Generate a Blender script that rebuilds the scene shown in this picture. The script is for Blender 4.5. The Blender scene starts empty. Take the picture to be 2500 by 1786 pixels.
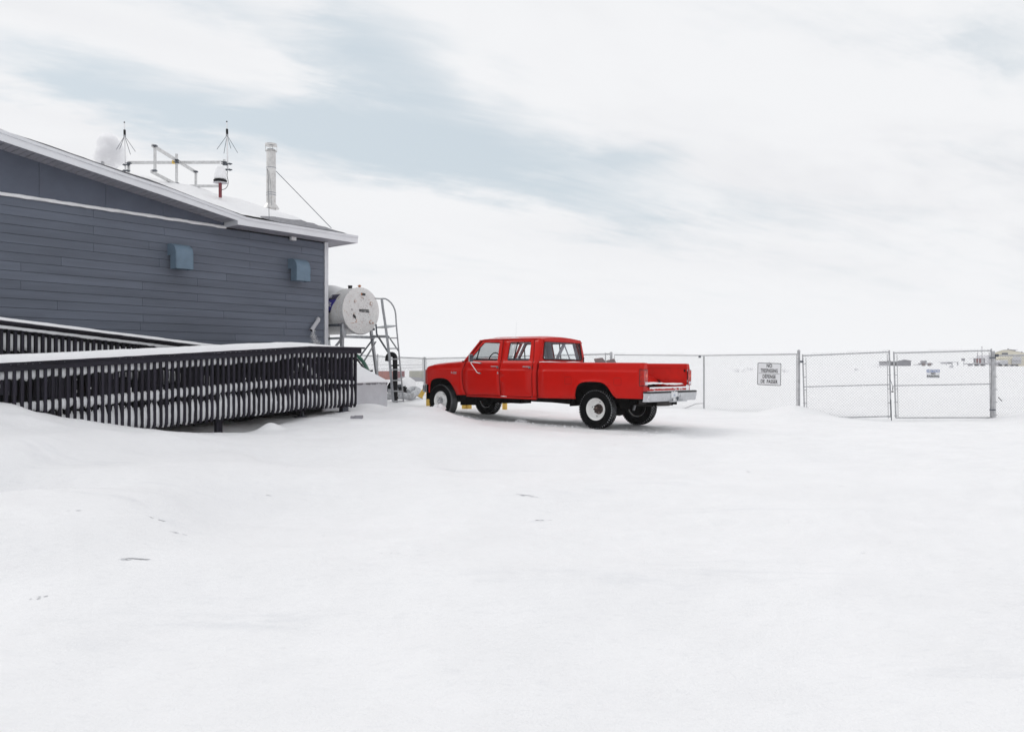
import bpy, bmesh, math, random
import numpy as np
from mathutils import Vector, Matrix, Euler, geometry, noise

random.seed(7)
rng = np.random.default_rng(7)
R = math.radians
S = bpy.context.scene
COL = S.collection

# ------------------------------------------------------------------ camera, light, sky
FPX = 1888.0            # focal length in pixels of the 2500 px wide photograph
CZ = 1.6                # camera height above the yard
cam = bpy.data.objects.new('camera', bpy.data.cameras.new('camera'))
COL.objects.link(cam)
cam.location = (0, 0, CZ)
cam.rotation_euler = (R(90), 0, 0)
cam.data.sensor_width = 36.0
cam.data.lens = 36.0 * FPX / 2500.0
cam.data.clip_start = 0.1
cam.data.clip_end = 6000
S.camera = cam

SUN_AZ, SUN_EL = R(-62), R(38)      # azimuth from +Y towards +X
sd = Vector((math.sin(SUN_AZ) * math.cos(SUN_EL), math.cos(SUN_AZ) * math.cos(SUN_EL), math.sin(SUN_EL)))
sun = bpy.data.objects.new('sun', bpy.data.lights.new('sun', 'SUN'))
COL.objects.link(sun)
sun.rotation_euler = sd.to_track_quat('Z', 'Y').to_euler()
sun.data.energy = 0.95
sun.data.angle = R(28)
sun.data.color = (1.0, 0.97, 0.93)

world = bpy.data.worlds.new('World')
S.world = world
world.use_nodes = True
NT = world.node_tree
NT.nodes.clear()


class N:
    """small helper round one node tree"""
    def __init__(s, nt): s.nt = nt; s.L = nt.links
    def new(s, t, **k):
        n = s.nt.nodes.new(t)
        for a, b in k.items(): setattr(n, a, b)
        return n
    def put(s, sock, v):
        if isinstance(v, bpy.types.NodeSocket): s.L.new(v, sock)
        else: sock.default_value = v
    def m(s, op, a, b=0.0, c=0.0, clamp=False):
        n = s.new('ShaderNodeMath', operation=op, use_clamp=clamp)
        s.put(n.inputs[0], a); s.put(n.inputs[1], b)
        if len(n.inputs) > 2: s.put(n.inputs[2], c)
        return n.outputs[0]
    def vm(s, op, a, b=(0, 0, 0)):
        n = s.new('ShaderNodeVectorMath', operation=op)
        s.put(n.inputs[0], a); s.put(n.inputs[1], b)
        return n.outputs['Value'] if op in ('DOT_PRODUCT', 'LENGTH', 'DISTANCE') else n.outputs[0]
    def noise(s, vec, scale, detail=3, rough=.55, dist=0.0):
        n = s.new('ShaderNodeTexNoise')
        s.put(n.inputs['Vector'], vec); s.put(n.inputs['Scale'], scale)
        n.inputs['Detail'].default_value = detail; n.inputs['Roughness'].default_value = rough
        n.inputs['Distortion'].default_value = dist
        return n.outputs[0]
    def ramp(s, f, a, b, c0=0.0, c1=1.0):
        n = s.new('ShaderNodeMapRange', clamp=True, interpolation_type='SMOOTHSTEP')
        s.put(n.inputs['Value'], f)
        n.inputs['From Min'].default_value = a; n.inputs['From Max'].default_value = b
        n.inputs['To Min'].default_value = c0; n.inputs['To Max'].default_value = c1
        return n.outputs[0]
    def mix(s, f, a, b, mode='MIX'):
        n = s.new('ShaderNodeMix', data_type='RGBA', blend_type=mode)
        s.put(n.inputs['Factor'], f)
        for sock, v in ((n.inputs[6], a), (n.inputs[7], b)):
            if not isinstance(v, bpy.types.NodeSocket) and len(v) == 3: v = (*v, 1)
            s.put(sock, v)
        return n.outputs[2]


def build_sky():
    n = N(NT)
    sky = n.new('ShaderNodeTexSky', sky_type='NISHITA')
    sky.sun_disc = False
    sky.sun_elevation = SUN_EL
    sky.sun_rotation = SUN_AZ
    sky.air_density = 1.0; sky.dust_density = 2.0; sky.ozone_density = 1.5
    tc = n.new('ShaderNodeTexCoord')
    d = tc.outputs['Generated']
    sx = n.new('ShaderNodeSeparateXYZ'); n.L.new(d, sx.inputs[0])
    x, y, z = sx.outputs
    # direction on a flat cloud deck, and heading / slope of the view ray
    zz = n.m('ADD', n.m('MAXIMUM', z, 0.0), 0.16)
    cx = n.m('DIVIDE', x, zz); cy = n.m('DIVIDE', y, zz)
    cv = n.new('ShaderNodeCombineXYZ')
    # wind streaks: stretch along one diagonal of the deck
    c, s_ = math.cos(R(28)), math.sin(R(28))
    a1 = n.m('ADD', n.m('MULTIPLY', cx, c), n.m('MULTIPLY', cy, s_))
    a2 = n.m('SUBTRACT', n.m('MULTIPLY', cy, c), n.m('MULTIPLY', cx, s_))
    n.put(cv.inputs[0], n.m('MULTIPLY', a1, 0.55)); n.put(cv.inputs[1], a2)
    deck = cv.outputs[0]
    big = n.noise(deck, 0.85, 5, .55, .35)
    fine = n.noise(deck, 4.2, 9, .62, .3)
    cs = n.new('ShaderNodeCombineXYZ'); n.put(cs.inputs[0], n.m('MULTIPLY', a1, .9)); n.put(cs.inputs[1], n.m('MULTIPLY', a2, 4.0))
    wisp = n.noise(cs.outputs[0], 1.6, 9, .66, .8)
    yy = n.m('MAXIMUM', n.m('ABSOLUTE', y), 0.22)
    u = n.m('DIVIDE', x, yy); v = n.m('DIVIDE', z, yy)
    uw = n.m('ADD', u, n.m('MULTIPLY', n.m('SUBTRACT', fine, .5), .22))
    vw = n.m('ADD', v, n.m('MULTIPLY', n.m('SUBTRACT', n.noise(deck, 1.9, 5, .6, .4), .5), .16))

    def blob(px, py, a, b, ang, w):
        u0 = (px - 1250) / FPX; v0 = (893 - py) / FPX
        ca, sa = math.cos(R(ang)), math.sin(R(ang))
        du = n.m('SUBTRACT', uw, u0); dv = n.m('SUBTRACT', vw, v0)
        p = n.m('ADD', n.m('MULTIPLY', du, ca * FPX / a), n.m('MULTIPLY', dv, sa * FPX / a))
        q = n.m('SUBTRACT', n.m('MULTIPLY', dv, ca * FPX / b), n.m('MULTIPLY', du, sa * FPX / b))
        r2 = n.m('ADD', n.m('MULTIPLY', p, p), n.m('MULTIPLY', q, q))
        return n.m('MULTIPLY', n.m('EXPONENT', n.m('MULTIPLY', r2, -1.0)), w)
    tot = None
    for b in SKY_BLOBS:
        t = blob(*b)
        tot = t if tot is None else n.m('ADD', tot, t)
    # tot > 0 thins the veil so that the sky shows through, < 0 thickens it
    thin = n.m('ADD', tot, n.m('MULTIPLY', n.m('SUBTRACT', fine, .5), 1.6))
    thin = n.m('ADD', thin, n.m('MULTIPLY', n.m('SUBTRACT', wisp, .5), 1.25))
    thin = n.m('ADD', thin, n.m('MULTIPLY', n.m('SUBTRACT', big, .5), .7))
    thin = n.ramp(thin, -.20, 1.38)
    horizon = n.ramp(v, .02, .20)           # the veil closes towards the horizon
    thin = n.m('MULTIPLY', thin, horizon)
    # light and grey parts of the cloud sheet
    grey = n.ramp(n.m('ADD', n.noise(deck, 1.25, 5, .55, .6), n.m('MULTIPLY', n.m('SUBTRACT', fine, .5), .3)), .38, .72)
    side = n.ramp(u, -.1, .75)
    grey = n.m('MULTIPLY', grey, n.m('ADD', n.m('MULTIPLY', side, .55), .45))
    grey = n.m('MULTIPLY', grey, n.ramp(v, .02, .3))
    cloud = n.mix(grey, (9.02, 9.10, 9.28), (7.75, 7.8, 8.1))
    blue = n.mix(0.13, (6.6, 7.35, 7.85), sky.outputs[0])
    col = n.mix(thin, cloud, blue)
    bg = n.new('ShaderNodeBackground')
    n.L.new(col, bg.inputs['Color'])
    bg.inputs['Strength'].default_value = 0.1
    out = n.new('ShaderNodeOutputWorld')
    n.L.new(bg.outputs[0], out.inputs[0])


SKY_BLOBS = [   # where the veil opens (+) and thickens (-): heading, height, half sizes, tilt, weight
    (120, 170, 240, 60, -14, .85), (400, 265, 330, 60, -10, .9), (760, 330, 300, 80, -6, .85),
    (560, 25, 200, 40, -30, .45), (870, 60, 130, 120, -20, .75), (960, 230, 230, 170, 0, .8),
    (1230, 200, 90, 60, 0, .45), (1320, 395, 380, 75, 0, .85), (1620, 350, 140, 60, 0, .7), (1500, 510, 480, 60, 0, .42),
    (1900, 560, 400, 60, 0, .25), (1120, 330, 330, 120, -5, .40), (420, 235, 480, 110, -12, .35), (1350, 480, 420, 70, 0, .25), (2430, 100, 120, 60, 12, .55), (2480, 170, 90, 30, 25, .45), (1750, 60, 220, 60, 0, .22),
    (470, 120, 330, 40, -24, -.75), (150, 55, 260, 45, -12, -.45), (60, 300, 200, 40, -20, -.6), (590, 250, 140, 18, 0, -.45), (250, 375, 260, 45, -14, -.7),
    (1180, 195, 130, 40, -10, -.7), (1420, 100, 300, 100, -12, -.9), (1180, 40, 260, 40, -8, -.5), (1900, 250, 330, 150, 0, -.6),
    (1850, 420, 260, 60, -8, -.6), (1020, 520, 330, 50, -6, -.65), (1500, 640, 500, 40, -5, -.4),
]
build_sky()

S.view_settings.view_transform = 'Standard'
S.view_settings.look = 'None'
S.view_settings.exposure = 0.0
S.view_settings.gamma = 1.0
S.view_settings.use_curve_mapping = False
S.cycles.max_bounces = 6
S.cycles.diffuse_bounces = 3
S.cycles.transparent_max_bounces = 16
S.cycles.volume_bounces = 10
S.cycles.volume_step_rate = 1.0


# ------------------------------------------------------------------ materials
def mat(name, col, rough=.6, metal=0.0, var=0.0, vs=6.0, bump=0.0, bs=40.0, col2=None, c2=(.55, .7), c2s=8.0, spec=.5, coat=0.0, stretch=None, rnd=0.0):
    m = bpy.data.materials.new(name)
    m.use_nodes = True
    n = N(m.node_tree)
    p = m.node_tree.nodes['Principled BSDF']
    tc = n.new('ShaderNodeTexCoord')
    o = tc.outputs['Object']
    if stretch: o = n.vm('MULTIPLY', o, stretch)
    c = (*col, 1)
    if var:
        f = n.noise(o, vs, 4, .6)
        k = n.ramp(f, .3, .7)
        c = n.mix(k, tuple(max(0, q * (1 - var)) for q in col), tuple(min(1, q * (1 + var)) for q in col))
    if col2:
        f2 = n.ramp(n.noise(o, c2s, 5, .65), c2[0], c2[1])
        c = n.mix(f2, c, col2)
    if rnd:
        oi = n.new('ShaderNodeObjectInfo')
        hs = n.new('ShaderNodeHueSaturation')
        n.put(hs.inputs['Value'], n.ramp(oi.outputs['Random'], 0, 1, 1 - rnd, 1 + rnd))
        n.put(hs.inputs['Color'], c if isinstance(c, bpy.types.NodeSocket) else (*col, 1))
        c = hs.outputs[0]
    n.put(p.inputs['Base Color'], c)
    p.inputs['Roughness'].default_value = rough
    p.inputs['Metallic'].default_value = metal
    p.inputs['Specular IOR Level'].default_value = spec
    p.inputs['Coat Weight'].default_value = coat
    p.inputs['Coat Roughness'].default_value = .08
    if bump:
        b = n.new('ShaderNodeBump')
        b.inputs['Strength'].default_value = bump
        b.inputs['Distance'].default_value = .02
        n.L.new(n.noise(o, bs, 5, .6), b.inputs['Height'])
        n.L.new(b.outputs[0], p.inputs['Normal'])
    return m


def glass_mat(name, tint, refl=.06):
    m = bpy.data.materials.new(name); m.use_nodes = True
    n = N(m.node_tree); m.node_tree.nodes.clear()
    t = n.new('ShaderNodeBsdfTransparent'); t.inputs[0].default_value = (*tint, 1)
    g = n.new('ShaderNodeBsdfGlossy'); g.inputs['Roughness'].default_value = .02
    lw = n.new('ShaderNodeLayerWeight'); lw.inputs[0].default_value = .25
    f = n.m('ADD', n.m('MULTIPLY', lw.outputs['Fresnel'], .5), refl, clamp=True)
    mx = n.new('ShaderNodeMixShader'); n.put(mx.inputs[0], f)
    n.L.new(t.outputs[0], mx.inputs[1]); n.L.new(g.outputs[0], mx.inputs[2])
    o = n.new('ShaderNodeOutputMaterial'); n.L.new(mx.outputs[0], o.inputs[0])
    return m


def snow_mat(name, col=(.90, .90, .912), ground=False):
    m = bpy.data.materials.new(name); m.use_nodes = True
    n = N(m.node_tree); p = m.node_tree.nodes['Principled BSDF']
    tc = n.new('ShaderNodeTexCoord'); o = tc.outputs['Object']
    f = n.ramp(n.noise(o, 1.3 if ground else 6, 5, .6), .3, .7)
    c = n.mix(f, tuple(q * .965 for q in col), col)
    if ground:
        # wind crust: long faint streaks of older, greyer snow, and a few dirty icy flecks
        st = n.vm('MULTIPLY', o, (.35, 1.6, 1))
        k = n.ramp(n.noise(st, .9, 6, .66, .4), .56, .74)
        c = n.mix(n.m('MULTIPLY', k, .30), c, (.60, .62, .66))
        c = n.mix(n.m('MULTIPLY', n.ramp(n.noise(n.vm('MULTIPLY', o, (1, 2.2, 1)), 9, 6, .75), .52, .72), .16), c, (.55, .57, .61))
        st2 = n.vm('MULTIPLY', o, (.8, 2.6, 1))
        k2 = n.ramp(n.noise(st2, 2.1, 8, .72, .3), .705, .76)
        k3 = n.ramp(n.noise(o, .33, 3, .5), .50, .60)
        c = n.mix(n.m('MULTIPLY', n.m('MULTIPLY', k2, k3), .55), c, (.33, .34, .37))
    n.put(p.inputs['Base Color'], c)
    p.inputs['Roughness'].default_value = .7
    p.inputs['Specular IOR Level'].default_value = .25
    b = n.new('ShaderNodeBump'); b.inputs['Strength'].default_value = .55 if ground else .4
    b.inputs['Distance'].default_value = .03 if ground else .012
    h = n.m('ADD', n.noise(n.vm('MULTIPLY', o, (1, 2.4, 1)) if ground else o, 5 if ground else 22, 8, .68), n.m('MULTIPLY', n.noise(o, 60, 3, .6), .35))
    n.L.new(h, b.inputs['Height']); n.L.new(b.outputs[0], p.inputs['Normal'])
    return m


M = {
    'ground': snow_mat('ground_snow', ground=True),
    'snow': snow_mat('snow'),
    'plaster': snow_mat('wind_packed_snow', (.87, .875, .895)),
    'siding': mat('grey_blue_siding', (.130, .148, .188), .62, spec=.3, rnd=.07, var=.12, vs=1.6, bump=.12, bs=60, stretch=(.25, 1, 2.5)),
    'panel': mat('grey_blue_panel', (.104, .119, .158), .62, spec=.3, var=.07, vs=2, bump=.08, bs=70),
    'wallcore': mat('gap_shade_core', (.012, .013, .02), .9, var=.2),  # near-black core, painting the shadow line into the gaps under the planks
    'trim': mat('white_trim', (.72, .73, .76), .5, var=.05, vs=3),
    'soffit': mat('vented_soffit', (.40, .395, .44), .6, spec=.3, var=.05, vs=4),
    'fascia': mat('white_fascia_metal', (.76, .77, .80), .42, var=.035, vs=1.5),
    'hood': mat('blue_painted_sheet_metal', (.148, .215, .285), .5, spec=.3, var=.07, vs=5, col2=(.165, .23, .29), c2=(.55, .75), c2s=7),
    'dark': mat('black_shadow_gap', (.004, .004, .005), .95, spec=.03),  # near-black painted into gaps and openings in place of shade
    'shingle': mat('grey_shingle', (.25, .25, .27), .9, var=.25, vs=12, bump=.5, bs=60),
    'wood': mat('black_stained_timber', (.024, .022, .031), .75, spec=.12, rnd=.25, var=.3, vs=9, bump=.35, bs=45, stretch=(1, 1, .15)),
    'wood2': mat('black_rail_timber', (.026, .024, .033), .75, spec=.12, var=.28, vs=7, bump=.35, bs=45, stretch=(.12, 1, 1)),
    'board': mat('black_boards_and_backing', (.004, .004, .005), .95, var=.3, spec=.03),  # ramp boards, and the backing added to make the railing gaps black
    'tank': mat('chipped_white_tank_paint', (.74, .73, .72), .55, var=.05, vs=4, bump=.15, bs=30, col2=(.21, .17, .16), c2=(.585, .625), c2s=48),
    'rust': mat('rust_stain', (.40, .16, .07), .9, var=.3, vs=20),
    'steel': mat('galvanised_steel', (.36, .37, .39), .42, .55, var=.15, vs=14),
    'steeld': mat('dark_painted_steel', (.10, .11, .13), .5, .4, var=.25, vs=12),
    'alu': mat('dull_aluminium', (.60, .60, .60), .4, .5, var=.12, vs=12),
    'white': mat('white_paint', (.78, .78, .79), .45, var=.04),
    'black': mat('black_plastic', (.008, .008, .010), .55, spec=.2),
    'redpost': mat('dark_red_pipe', (.19, .03, .04), .5, var=.2, vs=12),
    'flue': mat('stainless_flue', (.62, .61, .60), .28, .75, var=.14, vs=6, bump=.06, bs=20, col2=(.42, .36, .31), c2=(.58, .75), c2s=5),
    'green': mat('green_hose_rubber', (.035, .12, .08), .5, var=.2),
    'greyhose': mat('frosted_grey_hose', (.45, .46, .48), .7, var=.25, vs=14, bump=.4, bs=30),
    'plywood': mat('frosted_grey_plywood', (.60, .61, .64), .75, var=.08, vs=2.2, bump=.2, bs=20, col2=(.42, .42, .45), c2=(.66, .72), c2s=9),
    'yellow': mat('yellow_bollard_paint', (.75, .50, .10), .55, var=.10, vs=7, col2=(.45, .32, .10), c2=(.66, .70), c2s=20),
    'fence': mat('galvanised_fence_pipe', (.43, .435, .45), .5, .25, var=.15, vs=10),
    'wire': mat('galvanised_wire', (.24, .245, .255), .5, .3),
    'contred': mat('faded_red_container', (.46, .17, .13), .7, var=.12, vs=2),
    'contred2': mat('dark_red_container_end', (.28, .08, .09), .7, var=.15, vs=2),
    'contbeige': mat('beige_container', (.50, .49, .42), .7, var=.12, vs=1.2, col2=(.35, .36, .38), c2=(.55, .7), c2s=1.3),
    'hangar': mat('pale_yellow_cladding', (.68, .64, .52), .7, var=.05, vs=.6),
    'grey': mat('mid_grey', (.27, .265, .29), .7, var=.1, vs=1),
    'lgrey': mat('light_grey', (.56, .56, .59), .7, var=.1, vs=1),
    'window': mat('dark_window_glass', (.05, .06, .09), .15),
    'brown': mat('weathered_brown_board', (.24, .205, .205), .75, var=.1, vs=8),
    'signface': mat('white_sign_sheet', (.74, .75, .77), .4, var=.03),
    'ink': mat('black_ink', (.012, .012, .014), .5),
    'blueink': mat('blue_ink', (.03, .10, .36), .5),
    'decal': mat('violet_blue_decal', (.055, .045, .30), .4),
    'decald': mat('dark_decal_band', (.035, .03, .07), .4),
}

# ------------------------------------------------------------------ mesh helpers
def at(px, py, Z):
    """the point at depth Z metres on the sight line through a pixel of the 2500 px photograph"""
    return Vector(((px - 1250) / FPX * Z, Z, CZ + (893 - py) / FPX * Z))


class MB:
    def __init__(s): s.v = []; s.f = []
    def add(s, v, f):
        k = len(s.v); s.v += [Vector(q) for q in v]; s.f += [tuple(i + k for i in q) for q in f]; return s
    def box(s, x0, x1, y0, y1, z0, z1):
        return s.add([(x0, y0, z0), (x1, y0, z0), (x1, y1, z0), (x0, y1, z0), (x0, y0, z1), (x1, y0, z1), (x1, y1, z1), (x0, y1, z1)],
                     [(3, 2, 1, 0), (4, 5, 6, 7), (0, 1, 5, 4), (1, 2, 6, 5), (2, 3, 7, 6), (3, 0, 4, 7)])
    def beam(s, p, q, w, h, up=(0, 0, 1)):
        p, q = Vector(p), Vector(q); d = (q - p).normalized(); u = Vector(up)
        a = d.cross(u)
        if a.length < 1e-4: a = d.cross(Vector((1, 0, 0)))
        a.normalize(); b = a.cross(d).normalized()
        vs = []
        for e in (p, q):
            vs += [e - a * w / 2 - b * h / 2, e + a * w / 2 - b * h / 2, e + a * w / 2 + b * h / 2, e - a * w / 2 + b * h / 2]
        return s.add(vs, [(3, 2, 1, 0), (4, 5, 6, 7), (0, 1, 5, 4), (1, 2, 6, 5), (2, 3, 7, 6), (3, 0, 4, 7)])
    def tube(s, pts, r, n=8, cap=True):
        pts = [Vector(p) for p in pts]; m = len(pts)
        rs = r if isinstance(r, (list, tuple)) else [r] * m
        vs = []; prev = None
        for i, p in enumerate(pts):
            d = (pts[min(i + 1, m - 1)] - pts[max(i - 1, 0)]).normalized()
            a = d.orthogonal().normalized() if prev is None else (prev - d * prev.dot(d)).normalized()
            prev = a; b = d.cross(a)
            vs += [p + (a * math.cos(t) + b * math.sin(t)) * rs[i] for t in (2 * math.pi * k / n for k in range(n))]
        fs = [(i * n + k, i * n + (k + 1) % n, (i + 1) * n + (k + 1) % n, (i + 1) * n + k) for i in range(m - 1) for k in range(n)]
        if cap: fs += [tuple(range(n))[::-1], tuple((m - 1) * n + k for k in range(n))]
        return s.add(vs, fs)
    def lathe(s, prof, o=(0, 0, 0), ax=(0, 0, 1), n=24, cap=True):
        """prof: (radius, height along axis)"""
        ax = Vector(ax).normalized(); a = ax.orthogonal().normalized(); b = ax.cross(a); o = Vector(o)
        vs = [o + ax * h + (a * math.cos(t) + b * math.sin(t)) * r for r, h in prof for t in (2 * math.pi * k / n for k in range(n))]
        fs = [(i * n + k, i * n + (k + 1) % n, (i + 1) * n + (k + 1) % n, (i + 1) * n + k) for i in range(len(prof) - 1) for k in range(n)]
        if cap: fs += [tuple(range(n))[::-1], tuple((len(prof) - 1) * n + k for k in range(n))]
        return s.add(vs, fs)
    def prism(s, poly, d):
        """poly: 3-D outline, d: extrusion vector"""
        poly = [Vector(p) for p in poly]; d = Vector(d); n = len(poly)
        return s.add(poly + [p + d for p in poly], [tuple(range(n))[::-1], tuple(range(n, 2 * n))] + [(i, (i + 1) % n, n + (i + 1) % n, n + i) for i in range(n)])
    def grid(s, rows):
        """rows: list of equal lists of points"""
        n = len(rows[0]); vs = [p for r in rows for p in r]
        return s.add(vs, [(i * n + j, i * n + j + 1, (i + 1) * n + j + 1, (i + 1) * n + j) for i in range(len(rows) - 1) for j in range(n - 1)])
    def xf(s, M4): s.v = [M4 @ p for p in s.v]; return s
    def mesh(s, name, m, smooth=30):
        me = bpy.data.meshes.new(name)
        me.from_pydata([tuple(p) for p in s.v], [], s.f)
        b = bmesh.new(); b.from_mesh(me); bmesh.ops.recalc_face_normals(b, faces=b.faces); b.to_mesh(me); b.free()
        if m: me.materials.append(m)
        if smooth:
            me.shade_smooth(); me.set_sharp_from_angle(angle=R(smooth))
        return me


def link(name, me, parent=None, loc=None):
    o = bpy.data.objects.new(name, me); COL.objects.link(o)
    if parent: o.parent = parent
    if loc is not None: o.location = loc
    return o


def tag(o, label=None, cat=None, group=None, kind=None):
    for k, v in (('label', label), ('category', cat), ('group', group), ('kind', kind)):
        if v: o[k] = v
    return o


FRAME = {}
def thing(name, label, cat, loc=(0, 0, 0), rot=(0, 0, 0), group=None):
    o = bpy.data.objects.new(name, None); COL.objects.link(o)
    o.empty_display_size = .2
    o.location = loc; o.rotation_euler = rot
    FRAME[o.name] = Matrix.Translation(Vector(loc)) @ Euler(rot).to_matrix().to_4x4()
    return tag(o, label, cat, group)


def part(name, mb, m, parent, smooth=30, world=False, label=None):
    """a mesh under its thing; world=True means the points are world points"""
    if world:
        top = parent
        while top.parent: top = top.parent
        mb.xf(FRAME[top.name].inverted())
    o = link(name, mb.mesh(name, M[m] if isinstance(m, str) else m, smooth), parent)
    if label: o['label'] = label
    return o


def solo(name, mb, m, label, cat, group=None, kind=None, smooth=30, origin=None):
    """a thing that is one mesh, its origin at its base"""
    o_ = Vector(origin) if origin is not None else Vector((sum(p.x for p in mb.v) / len(mb.v), sum(p.y for p in mb.v) / len(mb.v), min(p.z for p in mb.v)))
    mb.v = [p - o_ for p in mb.v]
    o = link(name, mb.mesh(name, M[m] if isinstance(m, str) else m, smooth), None, o_)
    return tag(o, label, cat, group, kind)


def bevel(o, w=.008, seg=2, ang=35):
    b = o.modifiers.new('bevel', 'BEVEL'); b.width = w; b.segments = seg; b.limit_method = 'ANGLE'; b.angle_limit = R(ang)
    return o


def text(name, s, size, M4, m, parent=None, sx=1.0, ext=.001, spacing=1.0, bold=0.0, align='CENTER'):
    """flat lettering in the plane of M4 (x right, y up)"""
    cu = bpy.data.curves.new(name, 'FONT'); cu.body = s; cu.size = size; cu.align_x = align; cu.align_y = 'CENTER'
    cu.extrude = ext; cu.space_character = spacing; cu.offset = bold
    t = bpy.data.objects.new(name, cu); COL.objects.link(t)
    dg = bpy.context.evaluated_depsgraph_get()
    me = bpy.data.meshes.new_from_object(t.evaluated_get(dg))
    bpy.data.objects.remove(t)
    me.transform(M4 @ Matrix.Diagonal((sx, 1, 1, 1)))
    me.materials.clear(); me.materials.append(M[m])
    me.name = name
    return link(name, me, parent)


def fbm(x, y, z=0.0, o=4):
    return noise.fractal(Vector((x, y, z)), 1.0, 2.0, o)


def lump(c, r, sq=(1, 1, .6), sub=2, amp=.3, seed=0.0):
    b = bmesh.new(); bmesh.ops.create_icosphere(b, subdivisions=sub, radius=1)
    vs = [Vector((v.co.x * sq[0], v.co.y * sq[1], v.co.z * sq[2])) * r * (1 + amp * fbm(v.co.x * 1.7 + seed, v.co.y * 1.7, v.co.z * 1.7)) + Vector(c) for v in b.verts]
    fs = [tuple(v.index for v in f.verts) for f in b.faces]; b.free()
    return vs, fs


# ------------------------------------------------------------------ the building's frame: x along the wall (to the right, away), y behind it
BA = math.atan2(.771, .637)
BO = Vector((-4.98, 20.7, 0))
BM = Matrix.Translation(BO) @ Euler((0, 0, BA)).to_matrix().to_4x4()
def bw(x, y, z): return BM @ Vector((x, y, z))

# ------------------------------------------------------------------ the snow ground
TRUCK = Vector((2.248, 16.257, CZ - 1.279))
TROT = (.0078, -.0072, 2.4545)
TM = Matrix.Translation(TRUCK) @ Euler(TROT).to_matrix().to_4x4()
def tw(x, y, z): return TM @ Vector((x, y, z))

_A = []   # x, y, h
def anc(v): _A.append(tuple(v))
for X in (-7, -4, -1.5, 1, 4, 7): anc((X, 4.0, 0.0)); anc((X * 1.3, 7.5, .06))
for X in (-2, 0, 2): anc((X, 1.2, 0.0)); anc((X, -4, 0.0)); anc((X * 3, -14, 0.1))
for X in (-3, 0, 3, 6): anc((X, 11, .13 if X > -2 else .2))
for x_ in (-1.2, 0, 1.2, 2.2, 3.2): 
    for y_ in (.9, 0, -.9): anc(tw(x_, y_, .0))
anc(tw(4.3, -.8, .02)); anc(tw(4.36, 1.35, .20)); anc(tw(4.9, 1.15, .18)); anc(tw(3.7, 1.2, .10)); anc(tw(4.4, .8, .10))
for q in [(543, 1050, 14.1), (851, 1007, 16.3), (0, 978, 11.3), (100, 1003, 11.75), (160, 1026, 12.0), (250, 1036, 12.6), (345, 1046, 13.0),
          (440, 1054, 13.3), (485, 1058, 13.5), (543, 1055, 13.9), (600, 1052, 14.15), (640, 1047, 14.35), (700, 1033, 15.0), (780, 1020, 15.6), (860, 1021, 15.6), (0, 1010, 10.6), (0, 1062, 9.2), (120, 1056, 10.4), (-200, 1060, 9.0), (0, 1210, 6.6), (250, 1140, 8.8), (500, 1110, 10.4), (750, 1086, 12.0),
          (250, 1062, 11.5), (640, 1058, 13.3), (905, 992, 17.6), (948, 996, 17.8), (975, 982, 20.3), (930, 1015, 16.5), (1000, 1000, 16.8), (1030, 1003, 17.0),
          (1046, 991, 20.5), (1139, 999, 20.6), (1232, 1000, 20.6), (1000, 975, 23), (960, 960, 26), (1036, 951, 36), (900, 950, 34), (1300, 985, 25), (1400, 975, 27.5),
          (1492, 990, 27.4), (1600, 1000, 24.5), (1580, 1003, 24), (1718, 1000, 23.9), (1660, 1003, 23.8), (1800, 1006, 22.6), (1880, 1006, 22.2), (1950, 996, 21.4), (1985, 1008, 21.2), (2060, 1022, 21.1), (2180, 1027, 21.0),
          (2300, 1027, 21), (2370, 1028, 20.8), (2405, 1027, 20.75), (2370, 1030, 20.2), (2250, 1029, 20.8), (2435, 1013, 20.8), (2480, 1008, 21), (2700, 1008, 22), (1800, 1040, 17.5), (2100, 1070, 15.5), (2400, 1070, 15), (1700, 1060, 15.2),
          (1500, 945, 38), (1750, 945, 36), (2100, 965, 30), (2400, 965, 30), (1400, 925, 60), (1800, 921, 60), (2300, 921, 60), (2600, 921, 60),
          (1300, 908, 150), (1700, 902, 150), (2100, 897, 150), (2450, 897, 150), (2800, 897, 150), (2180, 893.6, 190), (2300, 893.5, 190), (2450, 893.5, 200), (2600, 893.5, 230), (2470, 893.4, 260), (2250, 893.4, 260), (1400, 900, 400), (1900, 895.5, 400), (2450, 893.6, 400), (600, 905, 400),
          (1030, 938, 75), (950, 934, 90), (930, 934, 180), (1020, 933, 180), (1150, 925, 130), (870, 935, 120), (700, 930, 150), (200, 920, 200)]:
    anc(at(*q))
for q in ((-10, 2, .9), (-6, 3, .9), (-2, 3, .7), (2, 3, .5), (1, 8, .4), (-10, 10, .9), (-6, -1, .75), (-3, -1, .62), (-1.2, -1.2, .62), (-8.5, -3, .8), (-5, -3.0, .52), (-3.5, -3.1, .55)):
    anc(bw(*q))
anc(bw(-9.6, -3.95, 1.1)); anc(bw(-12, -4, 1.1)); anc(bw(-9.5, -5.5, .85))
_A = np.array(_A)


_VN = np.random.default_rng(11).random((256, 256))
def vnoise(x, y, s=0):
    x = x + 17.3 * s; y = y + 31.7 * s
    xi = np.floor(x).astype(int); yi = np.floor(y).astype(int); fx = x - xi; fy = y - yi
    fx = fx * fx * (3 - 2 * fx); fy = fy * fy * (3 - 2 * fy)
    a = _VN[xi % 256, yi % 256]; b = _VN[(xi + 1) % 256, yi % 256]; c = _VN[xi % 256, (yi + 1) % 256]; d = _VN[(xi + 1) % 256, (yi + 1) % 256]
    return (a * (1 - fx) + b * fx) * (1 - fy) + (c * (1 - fx) + d * fx) * fy


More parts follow.
